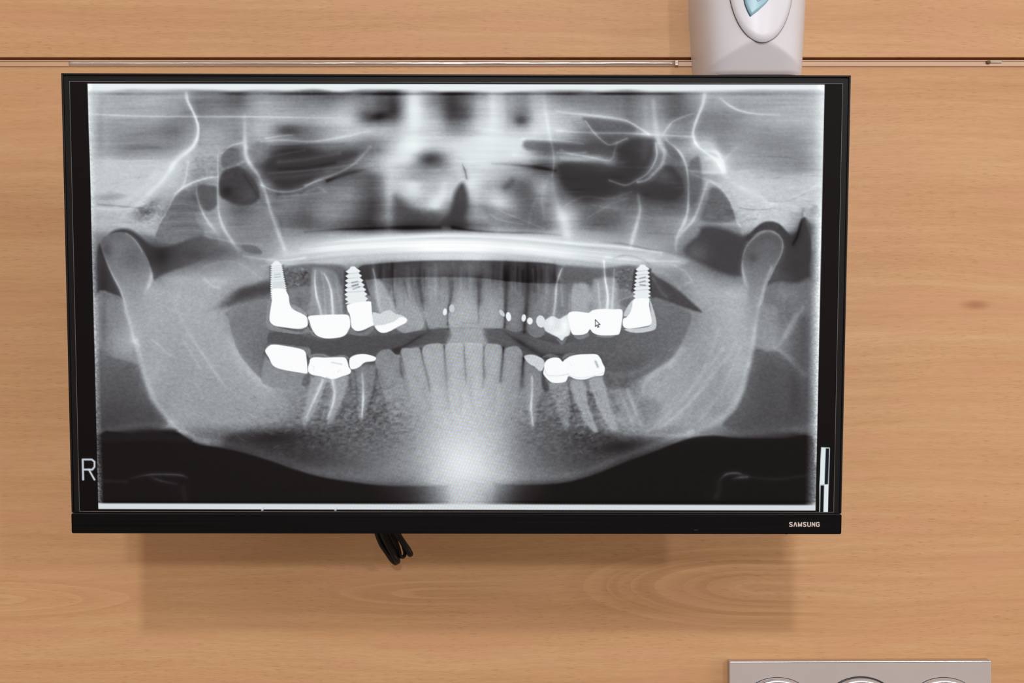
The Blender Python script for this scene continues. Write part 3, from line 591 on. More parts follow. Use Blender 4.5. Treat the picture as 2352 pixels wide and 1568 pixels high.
    # gum below the air band
    poly(F, [(664,668),(740,658),(800,654),(840,643),(900,638),(1000,637),(1100,639),(1200,649),(1290,651),(1360,653),(1420,668),(1462,672),(1458,700),(1440,712),(1300,720),(1200,760),(1100,752),(960,745),(850,740),(800,735),(708,735),(700,720),(672,706)],
         lambda x, y: 118 + 18 * np.exp(-((x - 1060) / 130) ** 2), 1.8, .6)
    blob(F, 690,690, 14,16, -16); blob(F, 1440,692, 12,10, -22, -20)
    # mouth opening between the rows
    poly(F, [(618,764),(650,764),(700,772),(730,782),(770,782),(806,768),(840,772),(880,772),(925,764),(980,758),(1040,752),(1100,754),(1160,756),(1210,768),(1240,780),(1290,790),(1350,778),(1420,774),(1450,772),(1450,800),(1400,806),(1390,818),(1300,812),(1230,816),(1196,798),(1130,788),(1040,788),(960,794),(900,808),(860,812),(800,812),(715,806),(640,786),(616,788)],
         lambda x, y: 84 - 8 * np.sin((x - 600) / 150), 2.2, lambda x, y: .92 * np.clip((1450 - x) / 60, 0, 1))
    poly(F, [(1034,750),(1056,742),(1100,744),(1112,770),(1114,794),(1030,794),(1036,770)], 150, 5, .8)
    poly(F, [(1040,700),(1100,700),(1112,790),(1032,790)], 22, 10, 1, 'add')
    line(F, [(898,812),(930,794),(962,774),(985,764)], [7,4,4,3], [-30,-24,-22,-8]); poly(F, [(896,805),(914,797),(920,800),(916,814),(902,812)], 50, 2.5, .9)
    line(F, [(1160,764),(1190,782),(1220,802),(1250,815),(1300,812)], [3,6,8,7,4], [-14,-36,-40,-34,-10])
    # ---------------- upper teeth ----------------
    UT = [([(893,732),(902,640),(935,640),(958,700),(974,740),(968,756),(945,762),(925,764),(905,750)], 156),
          ([(968,660),(1000,640),(1030,648),(1032,700),(1026,742),(1008,750),(988,754),(980,738),(972,700)], 142),
          ([(1048,640),(1090,640),(1098,700),(1098,745),(1080,750),(1045,752),(1032,742),(1030,722),(1040,680)], 158),
          ([(1110,650),(1150,650),(1158,700),(1156,748),(1140,754),(1112,752),(1100,740),(1100,710)], 150),
          ([(1168,650),(1205,650),(1206,690),(1204,740),(1200,756),(1184,762),(1168,756),(1161,742),(1164,690)], 112),
          ([(1216,650),(1256,650),(1256,720),(1252,762),(1240,774),(1226,774),(1212,762),(1208,740),(1212,700)], 118)]
    for p_, v_ in UT:
        poly(F, p_, v_ + 8, 2, lambda x, y: .35 * np.clip((y - 640) / 30, 0, 1) + .45 * np.clip((y - 668) / 30, 0, 1))
    for cx_, w_ in ((975,15),(1066,26),(1128,22),(1186,16)):
        blob(F, cx_, 725, w_, 30, 8)
    for p_, w_, a_ in [([(901,650),(906,690),(909,722)], [3,4,2], [-12,-42,-30]), ([(962,645),(970,690),(974,712)], [7,7,2], [-42,-52,-20]), ([(930,650),(938,685)], 3, -22),
                       ([(1034,640),(1036,680),(1030,710),(1028,745)], [9,6,2.6,2], [-22,-52,-56,-30]), ([(1099,640),(1101,690),(1099,708),(1099,742)], [9,8,2.6,2], [-26,-52,-40,-26]),
                       ([(1165,602),(1163,660),(1161,700),(1159,752)], [12,7,6,3], [-10,-52,-60,-50]), ([(1214,600),(1213,660),(1210,700),(1206,735),(1204,762)], [13,10,7,6,5], [-8,-42,-60,-64,-44]),
                       ([(978,740),(983,756)], 3, -30), ([(1028,742),(1030,756)], 3, -30), ([(1064,742),(1094,742)], 2, -14), ([(1040,752),(1100,753),(1150,755)], 2.2, -18)]:
        line(F, p_, w_, a_)
    for gx in list(range(910, 1160, 9)) + list(range(1220, 1300, 8)):
        r = np.random.RandomState(gx); line(F, [(gx, 642), (gx + r.uniform(-3, 3), 690 + r.uniform(0, 20))], 2.6, r.uniform(-11, 8), n=1)
    line(F, [(1045,752),(1032,738),(1030,720)], 2, 14)
    for k in range(80):
        r = np.random.RandomState(900 + k); px = r.uniform(850, 1290); y0 = r.uniform(600, 625)
        line(F, [(px, y0), (px + r.uniform(-3, 3), y0 + r.uniform(30, 70))], r.uniform(2, 5), r.uniform(-14, 15), n=1)
    # filled roots, left
    poly(F, [(716,625),(725,615),(760,620),(778,640),(790,700),(796,724),(712,724),(714,680)], 150, 4, .6)
    poly(F, [(790,640),(800,640),(797,722),(786,722)], 96, 3, .5); blob(F, 792,690, 4,26, -26)
    line(F, [(724,622),(723,645),(727,680),(734,705),(738,724)], [2.4,2.6,3,3.6,4], [44,74,74,70,60])
    line(F, [(744,628),(752,642),(760,665),(763,695),(765,724)], [2.4,2.8,3.2,3.4,4], [40,72,78,78,66]); line(F, [(738,624),(744,660),(748,722)], 3, 18); line(F, [(716,630),(718,700)], 2, 14); line(F, [(772,650),(786,720)], 2.4, 16)
    line(F, [(857,618),(862,640),(866,670),(871,700),(876,716)], [2,3,4.5,5,5], [50,70,66,52,30])
    poly(F, [(862,650),(876,646),(900,690),(912,722),(875,722),(866,690)], 182, 4, .7)
    # filled roots, right
    line(F, [(1291,616),(1285,630),(1278,655),(1276,690),(1272,722)], [2,2.6,3.2,3.6,4], [50,72,78,76,60]); line(F, [(1289,655),(1292,700)], 3, 20); line(F, [(1256,660),(1250,715)], 3, 14)
    poly(F, [(1314,660),(1330,650),(1350,655),(1362,690),(1360,716),(1310,716)], 178, 5, .75)
    poly(F, [(1362,650),(1372,640),(1414,640),(1420,690),(1426,712),(1358,712)], 170, 5, .7)
    line(F, [(1387,600),(1390,640),(1396,680),(1394,712)], [2.2,2.8,3.4,5], [44,70,74,70]); line(F, [(1411,618),(1408,670),(1406,708)], [2.4,3,4], 40); line(F, [(1374,650),(1378,708)], 3, 34)
    blob(F, 1357,705, 7,14, -26); line(F, [(1312,660),(1311,712)], 2, -14); line(F, [(1423,690),(1440,684),(1455,678)], 2.2, 26)
    # ---------------- lower teeth ----------------
    poly(F, [(606,815),(600,860),(604,880),(640,890),(690,880),(712,870),(704,850),(640,840),(615,825)], 138, 2.4, .8)
    line(F, [(608,812),(603,835),(599,866)], 2.6, -20)
    LT = [([(862,830),(866,815),(878,804),(896,803),(908,814),(920,818),(928,860),(924,920),(916,975),(905,985),(894,960),(880,900),(868,860)], 140),
          ([(922,812),(925,800),(945,800),(962,799),(968,815),(982,870),(992,930),(984,950),(962,930),(940,880),(928,840)], 160),
          ([(970,810),(976,794),(995,789),(1016,792),(1022,820),(1030,880),(1032,940),(1020,950),(1005,920),(988,870),(976,835)], 168),
          ([(1022,810),(1026,791),(1045,789),(1062,792),(1066,820),(1067,880),(1062,940),(1048,950),(1036,900),(1026,850)], 174),
          ([(1068,810),(1072,791),(1090,789),(1108,793),(1110,820),(1106,870),(1100,940),(1088,950),(1076,900),(1070,850)], 176),
          ([(1113,810),(1118,792),(1134,790),(1150,794),(1154,815),(1150,870),(1144,940),(1130,950),(1118,900),(1112,850)], 168),
          ([(1158,815),(1163,800),(1180,795),(1194,800),(1200,820),(1196,870),(1180,940),(1166,1000),(1154,960),(1152,900),(1154,850)], 150)]
    for p_, v_ in LT:
        poly(F, p_, v_ + 5, 2.2, lambda x, y: .8 - .4 * np.clip((y - 870) / 90, 0, 1)); line(F, p_[:6], 2, 10)
    for p_, w_, a_ in [([(919,822),(921,850),(926,870)], [3,5,3], [-30,-46,-20]), ([(966,800),(972,830),(982,868),(988,900)], [2.6,2.6,3.4,2.4], [-50,-52,-34,-14]), ([(1020,795),(1022,825),(1025,862),(1027,890)], [2.4,3.4,5,2.6], [-48,-46,-40,-10]),
                       ([(1066,794),(1067,825),(1069,858),(1070,890)], [2.2,3,4.6,2.4], [-34,-44,-34,-8]), ([(1111,796),(1110,835),(1112,862),(1108,890)], [2.4,3.4,5,2.6], [-44,-50,-40,-12]), ([(1156,798),(1153,835),(1149,875)], [3,3.4,4], [-66,-62,-50]),
                       ([(1202,822),(1199,855),(1198,885)], [4,5.5,7], [-60,-64,-46]), ([(872,860),(880,880)], 4, -16)]:
        line(F, p_, w_, a_)
    for k, (xa, xb) in enumerate([(925,962),(944,1000),(978,1030),(1012,1042),(1036,1058),(1080,1082),(1096,1090),(1140,1132),(1162,1152),(1186,1168),(1212,1196)]):
        line(F, [(xa, 850), ((xa + xb) / 2, 900), (xb, 990)], 4, [0, (-1) ** k * 9, 0]); 
    # molar and premolar roots, left
    poly(F, [(716,866),(750,872),(740,905),(722,945),(702,975),(694,965),(704,920)], 160, 4, .8); poly(F, [(758,870),(800,862),(796,890),(782,930),(764,965),(752,972),(756,930),(766,900)], 160, 4, .8)
    line(F, [(742,872),(730,900),(716,930),(704,958)], [4,3.4,3,2.4], [60,54,50,30]); line(F, [(763,872),(768,900),(764,930),(752,962)], [5,4,3.4,2.6], [64,60,56,36]); line(F, [(750,880),(742,910)], 3, -14)
    poly(F, [(806,850),(856,838),(864,860),(850,910),(836,960),(824,960),(812,900)], 136, 4, .6)
    line(F, [(832,858),(834,890),(834,920),(831,956)], [3,3.2,3.4,2.6], [46,60,84,66]); line(F, [(813,852),(818,880),(820,930)], 3, -20); line(F, [(866,850),(858,900),(846,940)], 4, -24)
    poly(F, [(706,858),(712,860),(710,884),(694,884),(696,868)], 92, 3, .8); line(F, [(803,862),(806,890)], 5, -26)
    # right
    poly(F, [(1206,830),(1222,840),(1240,850),(1246,880),(1236,930),(1226,985),(1214,960),(1208,900)], 142, 4, .6)
    line(F, [(1222,866),(1222,900),(1220,935),(1224,976)], [3,3.2,3.4,2.6], [44,56,74,50]); poly(F, [(1246,850),(1254,872),(1262,890),(1252,900),(1244,880)], 66, 3, .85)
    poly(F, [(1262,880),(1304,880),(1308,930),(1304,985),(1292,975),(1276,930)], 146, 4, .75)
    poly(F, [(1310,875),(1340,875),(1352,920),(1364,965),(1372,990),(1356,985),(1334,950),(1318,910)], 166, 4, .85); poly(F, [(1352,872),(1386,866),(1396,910),(1412,960),(1420,985),(1402,985),(1380,950),(1364,910)], 166, 4, .85)
    poly(F, [(1348,900),(1354,896),(1366,915),(1368,945),(1358,950),(1350,925)], 92, 3, .8); poly(F, [(1400,905),(1414,920),(1424,950),(1412,950),(1402,930)], 108, 4, .5)
    line(F, [(1306,880),(1312,920),(1322,960)], 3.4, -22); line(F, [(1412,870),(1432,920),(1450,965)], 5, 18); line(F, [(1440,890),(1452,920),(1462,950)], 4, 20)
    poly(F, [(1388,862),(1400,880),(1440,882),(1446,890),(1400,892),(1386,876)], 92, 3, .7)
    # crowns, bridges, implants (metal: white)
    F.halo = 0; F.sf = 1.
    sh = 1.1
    poly(F, [(614,700),(621,690),(624,740),(650,754),(690,762),(709,750),(714,764),(690,768),(652,764),(620,758),(611,744),(611,725)], 138, 1.6, .75)
    line(F, [(618,758),(650,764),(690,768),(712,763)], 1.8, -18)
    poly(F, [(668,700),(680,702),(700,716),(708,728),(705,735),(690,722),(672,712)], 165, 1.6, .6)
    def screw(x, y0, y1, hw0, hw1, pitch, tip, val=232):
        n = int((y1 - y0) / pitch); pts_l, pts_r = [], []
        xc = lambda y: x[0] + (x[1] - x[0]) * (y - y0) / (y1 - y0)
        hw = lambda y: hw0 + (hw1 - hw0) * min(1, (y - y0) / (y1 - y0) * 1.4)
        for i in range(n + 1):
            y = y0 + i * pitch
            pts_l += [(xc(y) - hw(y), y), (xc(y) - hw(y) - tip, y + pitch * .5)]
            pts_r += [(xc(y) + hw(y), y - pitch * .12), (xc(y) + hw(y) + tip, y + pitch * .38)]
        P_ = [(x[0] - hw0 * .5, y0 - 4), (x[0] + hw0 * .5, y0 - 4)] + pts_r + pts_l[::-1]
        return P_, xc, hw, n
    for x_, y0, y1, a_, b_, pit, tip, holes in [((635, 641), 606, 684, 10, 16, 5.2, 3.4, (630, 636)), ((811, 820), 618, 694, 9.5, 19.5, 10.6, 7.5, (647, 655)), ((1476, 1474), 614, 686, 10, 14.5, 8.8, 6, (637, 646))]:
        P_, xc, hw, n = screw(x_, y0, y1, a_, b_, pit, tip)
        w, m = mask(F, [(xc(y0) - a_ - tip - 4, y0 + 4), (xc(y0) + a_ + tip + 4, y0 + 2), (xc(y1) + b_ + tip + 3, y1 - 16), (xc(y1) - b_ - tip - 3, y1 - 16)], 2.5, False)
        F.A[w] += (52 - F.A[w]) * m * (.75 if pit > 6 else .3)
        poly(F, P_, 236, .9, 1, smooth=False)
        poly(F, [(xc(y0) - a_ * .8, y0 - 1), (xc(y0) - a_ * .45, y0 - 6), (xc(y0) + a_ * .45, y0 - 6), (xc(y0) + a_ * .8, y0 - 1), (xc(y0) + a_, y0 + 8), (xc(y0) - a_, y0 + 8)], 240, 1.2)
        for i in range(n):
            y = y0 + i * pit + pit * .9
            if y < y1 - 18: line(F, [(xc(y) - hw(y), y + 1), (xc(y) + hw(y), y - 1.4)], 1.6, -26 if pit > 6 else -16)
        for hy in holes:
            line(F, [(xc(hy) - 6, hy + (.5 if pit < 6 else 2)), (xc(hy) + 7, hy - 1)], 1.7, -80 if pit > 6 else -34)
        if pit > 10: line(F, [(xc(662) - 5, 664), (xc(662) + 10, 658)], 1.8, -70); line(F, [(xc(652) - 7, 656), (xc(652) + 8, 652)], 1.8, -60)
        if 8 < pit < 10: line(F, [(1470, 654), (1482, 655)], 1.8, -90)
    for k in range(4): line(F, [(628, 650 + k * 5), (652, 649 + k * 5)], 1.4, -22)
    blob(F, 660, 676, 3, 6, -30)
    W_ = 252
    poly(F, [(625,684),(626,664),(651,663),(658,670),(663,680),(665,696),(671,708),(682,715),(697,722),(706,730),(708,741),(704,750),(690,755),(672,754),(650,751),(632,748),(622,741),(619,730),(622,705)], W_, sh)
    line(F, [(640,751),(672,756),(700,752)], 1.6, -16)
    poly(F, [(709,726),(740,723),(775,722),(800,724),(805,744),(799,762),(786,773),(760,777),(742,776),(726,769),(716,754),(711,738)], W_, sh)
    poly(F, [(722,768),(742,779),(718,770),(711,757),(712,745)], 150, 1.5, .6)
    poly(F, [(797,702),(806,697),(830,693),(850,692),(853,700),(855,722),(860,744),(850,750),(836,757),(822,760),(811,756),(806,746),(804,724),(799,714)], W_, sh)
    poly(F, [(806,752),(822,764),(838,761),(854,750),(858,756),(846,768),(824,771),(804,767),(798,764)], 128, 2, .7)
    poly(F, [(856,718),(872,720),(884,714),(896,712),(908,720),(924,724),(934,732),(932,740),(916,748),(900,757),(886,763),(874,763),(864,755),(858,744)], 214, 1.6)
    poly(F, [(862,748),(880,746),(905,738),(920,728),(934,732),(932,741),(914,750),(896,760),(880,764),(868,759)], W_, 1.6)
    line(F, [(706,725),(708,745),(714,758)], 1.6, -60); line(F, [(804,730),(806,748)], 1.8, -40)
    # front fillings
    for cx_, cy_, rx_, ry_, v_, an in [(1022,716,4.5,8,240,8),(1038,708,6,9,205,0),(1153,719,4.5,9,205,-35),(1168,727,6,10.5,240,-8),(1203,730,5,8.5,235,8),(1217,737,6.5,8,242,0),(1242,738,10.5,14,225,-10)]:
        c_, s_ = math.cos(math.radians(an)), math.sin(math.radians(an))
        poly(F, [(cx_ + rx_ * math.cos(t) * c_ - ry_ * math.sin(t) * s_, cy_ + rx_ * math.cos(t) * s_ + ry_ * math.sin(t) * c_) for t in np.linspace(0, 2 * math.pi, 9)[:-1]], v_, 1.3)
    poly(F, [(1248,740),(1262,728),(1272,726),(1284,732),(1296,726),(1308,722),(1312,745),(1308,768),(1298,774),(1291,782),(1280,774),(1264,766),(1252,758)], 224, 2)
    blob(F, 1297,748, 10,18, 26); blob(F, 1266,740, 8,12, 16); blob(F, 1280,765, 14,8, 18)
    poly(F, [(1278,776),(1290,783),(1302,774),(1296,788),(1288,790)], 140, 2, .6)
    poly(F, [(1305,720),(1318,715),(1334,716),(1352,718),(1362,712),(1386,709),(1408,710),(1429,712),(1428,740),(1424,762),(1416,769),(1380,770),(1362,764),(1355,756),(1348,765),(1334,769),(1316,768),(1310,755),(1306,738)], W_, sh)
    poly(F, [(1318,770),(1334,771),(1350,764),(1352,772),(1334,779),(1322,776)], 150, 1.6, .6); poly(F, [(1370,771),(1410,771),(1400,775),(1380,774)], 160, 1.4, .6)
    poly(F, [(1454,690),(1444,700),(1434,718),(1434,726),(1448,722)], 205, 1.5, .95); poly(F, [(1492,690),(1500,708),(1507,735),(1506,754),(1494,760),(1470,764),(1446,762),(1436,755),(1480,752),(1496,740)], 205, 1.5, .95)
    poly(F, [(1457,687),(1489,686),(1491,702),(1497,735),(1493,746),(1478,750),(1460,753),(1440,754),(1431,748),(1431,733),(1438,729),(1442,725),(1448,716),(1452,703)], W_, sh)
    # lower crowns
    poly(F, [(612,800),(620,789),(660,791),(696,796),(712,800),(712,822),(700,812),(660,794),(628,791)], 138, 1.6, .7); line(F, [(616,793),(640,788),(690,797),(711,799)], 1.6, -18)
    poly(F, [(609,806),(617,795),(628,791),(655,794),(690,801),(701,808),(704,822),(706,845),(705,857),(686,855),(662,851),(640,846),(626,838),(618,822)], W_, sh)
    poly(F, [(714,814),(740,812),(760,818),(790,815),(800,824),(760,822),(716,824)], 140, 1.6, .7)
    poly(F, [(713,824),(724,820),(745,821),(775,820),(792,821),(798,830),(801,842),(806,850),(803,858),(786,864),(768,870),(752,869),(736,864),(716,860),(708,852),(708,842),(711,832)], W_, sh)
    poly(F, [(745,868),(752,866),(762,875),(745,878),(742,874)], 170, 2, .6); line(F, [(762,832),(785,836)], 2, -34)
    poly(F, [(802,830),(806,820),(820,814),(838,813),(856,817),(864,822),(858,829),(838,832),(826,842),(814,847),(805,846)], 250, sh)
    poly(F, [(1204,818),(1222,814),(1240,820),(1250,829),(1248,846),(1240,852),(1228,842),(1214,834)], 206, 2)
    poly(F, [(1246,820),(1262,812),(1284,818),(1270,821)], 118, 2, .7); poly(F, [(1292,824),(1300,812),(1322,812),(1308,818)], 126, 2, .7)
    poly(F, [(1250,846),(1250,836),(1257,826),(1270,821),(1284,822),(1292,830),(1297,826),(1310,818),(1328,814),(1352,813),(1371,814),(1380,824),(1384,834),(1389,844),(1388,855),(1384,862),(1366,864),(1344,871),(1322,870),(1306,864),(1300,875),(1286,879),(1268,878),(1257,870),(1248,858)], 251, sh)
    line(F, [(1252,852),(1260,862),(1290,862),(1306,858)], 1.6, -24); line(F, [(1304,860),(1322,866),(1350,866),(1386,856)], 1.6, -18); line(F, [(1368,830),(1373,842)], 3, -70)
    # ---------------- whole-film texture ----------------
    for k in range(900):
        r = np.random.RandomState(5000 + k); z_ = k % 5
        px, py = ((r.normal(820, 80), r.normal(950, 48)), (r.normal(1330, 80), r.normal(940, 45)), (r.uniform(380, 620), r.uniform(860, 1000)), (r.uniform(560, 700), r.uniform(880, 960)), (r.uniform(1450, 1700), r.uniform(780, 980)))[z_]
        if z_ == 3 or py > 1050 or py < 790 or (z_ == 4 and px < 1480 + (980 - py) * .3): continue
        a_ = r.uniform(0, math.pi) if z_ < 2 or z_ == 3 else r.normal(.6 if z_ == 2 else 2.5, .4); L = r.uniform(5, 12) if z_ < 2 else r.uniform(8, 26)
        line(F, [(px, py), (px + L * .5 * math.cos(a_) + r.uniform(-2, 2), py + L * .5 * math.sin(a_) + r.uniform(-2, 2)), (px + L * math.cos(a_), py + L * math.sin(a_))], r.uniform(1.2, 2), r.choice([-1, 1.2]) * r.uniform(4, 13 if z_ < 2 else 6), n=2)
    inj = np.clip((Y - 600) / 80, 0, 1)
    grain = 5 * vnoise(X, Y, 4.2, 3.2, 11) + 4 * vnoise(X, Y, 7.5, 5, 12) + 3.2 * vnoise(X, Y, 2.4, 2.2, 13)
    amt = np.clip((F.A - 40) / 60, .15, 1) * np.clip((235 - F.A) / 40, .12, 1)
    F.A += grain * amt * (.75 + .35 * inj)
    tb = np.exp(-((Y - 950) / 85) ** 2) * (np.exp(-((X - 830) / 230) ** 2) + np.exp(-((X - 1330) / 150) ** 2))
    F.A += tb * 1.25 * (15 * vnoise(X + .4 * Y, Y, 6.5, 5, 14) + 12 * vnoise(X, Y, 12, 4, 15)) * np.clip((150 - F.A) / 40 + .5, .2, 1) * (F.A > 50)
    sk = (np.exp(-((X - 345) / 45) ** 2 - ((Y - 490) / 38) ** 2) + .7 * np.exp(-((X - 470) / 60) ** 2 - ((Y - 385) / 40) ** 2) + .6 * np.exp(-((X - 1740) / 90) ** 2 - ((Y - 480) / 50) ** 2))
    F.A += sk * (16 * vnoise(X, Y, 5, 4, 61) + 10 * vnoise(X, Y, 9, 7, 62)) * np.clip((235 - F.A) / 40, 0, 1)
    # film borders: bright rims
    t = np.clip((Y - 205) / 9, 0, 1); t = t * t * (3 - 2 * t); wav = 3 * vnoise(X, Y * 0, 60, 1, 21)
    tt = np.clip((Y - 203 - wav) / 10, 0, 1); tt = tt * tt * (3 - 2 * tt)
    edge = np.exp(-((Y - 215.5) / 3.4) ** 2) * np.interp(X, [200, 230, 300, 380, 440, 520, 700, 1300, 1500, 1600, 1640, 1750, 1890], [20, 50, 90, 60, 10, 60, 110, 120, 110, 30, 20, 60, 40])
    F.A[:] = np.where(Y < 222, 236 + (F.A - 236) * tt, F.A) - .45 * edge * (1 + .5 * vnoise(X, Y * 0, 45, 1, 22))
    xl = np.interp(Y, [193, 300, 420, 560, 720, 880, 1040, 1168], [201, 204, 208, 211, 215, 219, 223, 226])
    dl = X - xl; F.A += np.where(dl < 0, 0, 1) * (np.clip((1 - dl / 13), 0, 1) * np.interp(Y, [200, 500, 600, 900, 1020, 1100], [40, 40, 70, 80, 70, 110]) * (.7 + .5 * vnoise(X, Y, 3, 2.2, 31)))
    xr = np.interp(Y, [193, 1170], [1894, 1873]); dr = xr - X
    F.A += np.clip(1 - dr / 26, 0, 1) ** 1.3 * np.interp(Y, [200, 450, 560, 900, 1180], [40, 30, 120, 125, 130]) * (.9 + .25 * vnoise(X, Y, 3, 2, 32))
    yb = 1156 + 0 * X + 2.5 * (X > 1860) * (1872 - X) / 12
    tb_ = np.clip((Y - (1153.5 + (X - 225) * .0025)) / 4, 0, 1); F.A += (218 - F.A) * tb_
    F.A += np.exp(-((Y - 1152) / 2.4) ** 2) * -10
    c1 = lambda v: np.clip(v / 1.3 + .5, 0, 1)
    ins = c1(X - xl) * c1(xr - X) * c1(Y - np.interp(X, [200, 1895], [192, 194.5])) * c1(np.interp(X, [225, 1873], [1168.5, 1172]) - Y)
    F.A = np.clip(F.A, 14, 255)
    return ins

def tint(A):
    g = [0, 30, 60, 110, 180, 236, 255]
    return np.stack([np.interp(A, g, c) for c in ([0, 30, 63, 110, 178, 232, 254], [0, 26, 60, 112, 183, 238, 254], [0, 27, 63, 116, 187, 240, 255])], -1).astype(np.float32)

def screen_picture(X, Y):
    """sRGB 0..255 colours of the whole display at film coordinates X, Y."""
    F = Film(X, Y); ins = radiograph(F)
    C = tint(F.A)
    # sub-pixel colour ripple of the panel, strongest over the bright middle
    mo = np.exp(-((X - 1080) / 330) ** 2) * np.clip((Y - 480) / 300, 0, 1) * .9 + .12
    br = np.clip((F.A - 60) / 110, 0, 1) * np.clip((262 - F.A) / 40, .35, 1)
    k = 2 * math.pi
    ph = vnoise(X, Y, 260, 200, 55) * 1.2
    p1 = np.sin(k * (X / 7.4 + Y / 17) + ph) * np.cos(k * (Y / 8.2 - X / 40) + ph)
    p2 = np.cos(k * (X / 7.4 + Y / 17) + ph)
    mo = mo * 1.9; C[..., 0] += 15 * mo * br * p1; C[..., 1] += -11 * mo * br * p1 + 4 * mo * br * p2; C[..., 2] += 11 * mo * br * np.sin(k * (Y / 8.2 - X / 40) + ph)
    bk = np.array([21., 17, 17], np.float32)
    C = C * ins[..., None] + bk * (1 - ins[..., None])
    # dialogue line at the film's foot, R marker and density wedge beside the film
    def ink(pts, wd, col=(196, 204, 212)):
        G = Film(X, Y); line(G, pts, wd, 1., smooth=False); a = np.clip(G.A * 1.5, 0, 1)[..., None]; C[:] = C * (1 - a) + np.array(col, np.float32) * a
    ink([(191, 1101), (190, 1055), (211, 1055), (217, 1060), (217, 1072), (212, 1078), (191, 1078)], 2.3)
    ink([(204, 1078), (217, 1101)], 2.3)
    ink([(602, 1171), (606, 1167)], 2); ink([(770, 1171), (774, 1167)], 2)
    def box(p, col, s_=.6):
        G = Film(X, Y); w, m = mask(G, p, s_, False); C[w] = C[w] * (1 - m[..., None]) + np.array(col, np.float32) * m[..., None]
    wh = (222, 232, 234)
    box([(1886, 1027), (1906, 1027.5), (1903.5, 1113), (1882.5, 1112)], wh); box([(1896.5, 1029.5), (1904.5, 1029.5), (1902, 1112), (1894, 1112)], (24, 26, 36))
    box([(1882.5, 1112), (1903.5, 1113), (1901.5, 1176), (1882, 1176)], wh); box([(1884.5, 1114), (1893, 1114), (1891.5, 1176), (1883.5, 1176)], (22, 20, 22))
    # mouse pointer
    cur = [(1367.5, 734), (1367.5, 749.5), (1371, 746.5), (1373.3, 751.5), (1375.6, 750.5), (1373.6, 745.5), (1378, 745)]
    G = Film(X, Y); 
    for i in range(len(cur)): line(G, [cur[i - 1], cur[i]], 1.05, .85, smooth=False)
    a = np.clip(G.A * 1.2, 0, 1)[..., None]; C[:] = C * (1 - a) + np.array((50, 54, 70), np.float32) * a
    return np.clip(C, 0, 255)

# ------------------------------------------------------------------ the wall: beech panels with a groove and a rail
M_wood_low = beech('beech_veneer_lower', 0.)
M_wood_up = beech('beech_veneer_upper', 31., False)
M_back = mat('groove_backing', srgb(120, 72, 36), .8, noise=((8, 8, 300), .1))
M_edge = mat('veneer_edge', srgb(150, 100, 62), .6, noise=((5, 300, 300), .12))
M_rail = mat('beige_rail', srgb(200, 160, 128), .34, noise=((6, 6, 200), .08), spec=.45)
M_clear = mat('clear_plastic', srgb(228, 208, 196), .2, metal=.35, spec=1., bump=((14, 50, 50), .6, .004), coat=1.)
bc = M_clear.node_tree.nodes['Principled BSDF']; bc.inputs['Transmission Weight'].default_value = .45; bc.inputs['IOR'].default_value = 1.49
M_clip = mat('pale_clip', srgb(178, 168, 148), .5, metal=.0, noise=((80, 80, 80), .1))

z_up = wall_pt(0, 131.5).z; z_lo = wall_pt(0, 138.2).z
wall = box('wall_back', -2.3, 2.3, .018, .06, 0, 2.7, M_back); wall['kind'] = 'structure'
wall['label'] = 'wall clad in horizontal beech veneer panels behind the monitor'
box('panel', -2.3, 2.3, 0, .018, z_up, 2.7, M_wood_up, wall, .0007)
box('panel', -2.3, 2.3, 0, .018, 0, z_lo, M_wood_low, wall, .0005)
# rail over the top edge of the lower panel
zt, zb = wall_pt(0, 139).z, wall_pt(0, 153).z
rail = box('trim_1', -2.3, 2.3, -.0012, .0004, zb, zt, M_rail, None, .0003); rail['kind'] = 'structure'
rail['label'] = 'slim beige rail running along the panel groove'
box('lip', -2.3, 2.3, -.0030, -.0010, zt - .0011, zt, M_rail, rail, .0004)
box('lip', -2.3, 2.3, -.0020, -.0010, zb, zb + .0006, M_rail, rail, .0002)
def half_round(name, x0, x1, z0, z1, y_back, depth, m, parent, nseg=14, nx=160):
    V, F = [], []
    for i in range(nx + 1):
        x = x0 + (x1 - x0) * i / nx; w = .0004 * math.sin(x * 21) + .0003 * math.sin(x * 47 + 1)
        for k in range(nseg + 1):
            a = math.pi * k / nseg; V.append((x, y_back - (depth + w) * math.sin(a) ** .7, (z0 + z1) / 2 + (z1 - z0) / 2 * math.cos(a)))
    q = nseg + 1
    for i in range(nx):
        for k in range(nseg): F.append((i * q + k, i * q + k + 1, (i + 1) * q + k + 1, (i + 1) * q + k))
        F.append((i * q + nseg, i * q, (i + 1) * q, (i + 1) * q + nseg))
    F.append(tuple(range(q))[::-1]); F.append(tuple(nx * q + k for k in range(q)))
    return make(name, V, F, m, parent, True)
xs0, xs1 = wall_pt(160, 0).x, wall_pt(1549, 0).x
half_round('clear_strip', xs0, xs1, zb + .0005, zt - .0008, -.0010, .0022, M_clear, rail)
box('end_cap', xs1, wall_pt(1557, 0).x, -.0050, -.0008, zb + .0002, zt - .0004, M_clear, rail, .0006)
cp = wall_pt(2283, 143); box('clip', cp.x - .007, cp.x + .007, -.0030, -.0010, cp.z - .0013, cp.z + .0013, M_clip, rail, .0008)
cp = wall_pt(2268, 144); box('clip', cp.x - .0020, cp.x + .0020, -.0046, -.0010, cp.z - .0016, cp.z + .0016, mat('dark_clip', srgb(96, 66, 44), .6, noise=((90, 90, 90), .1)), rail, .001)

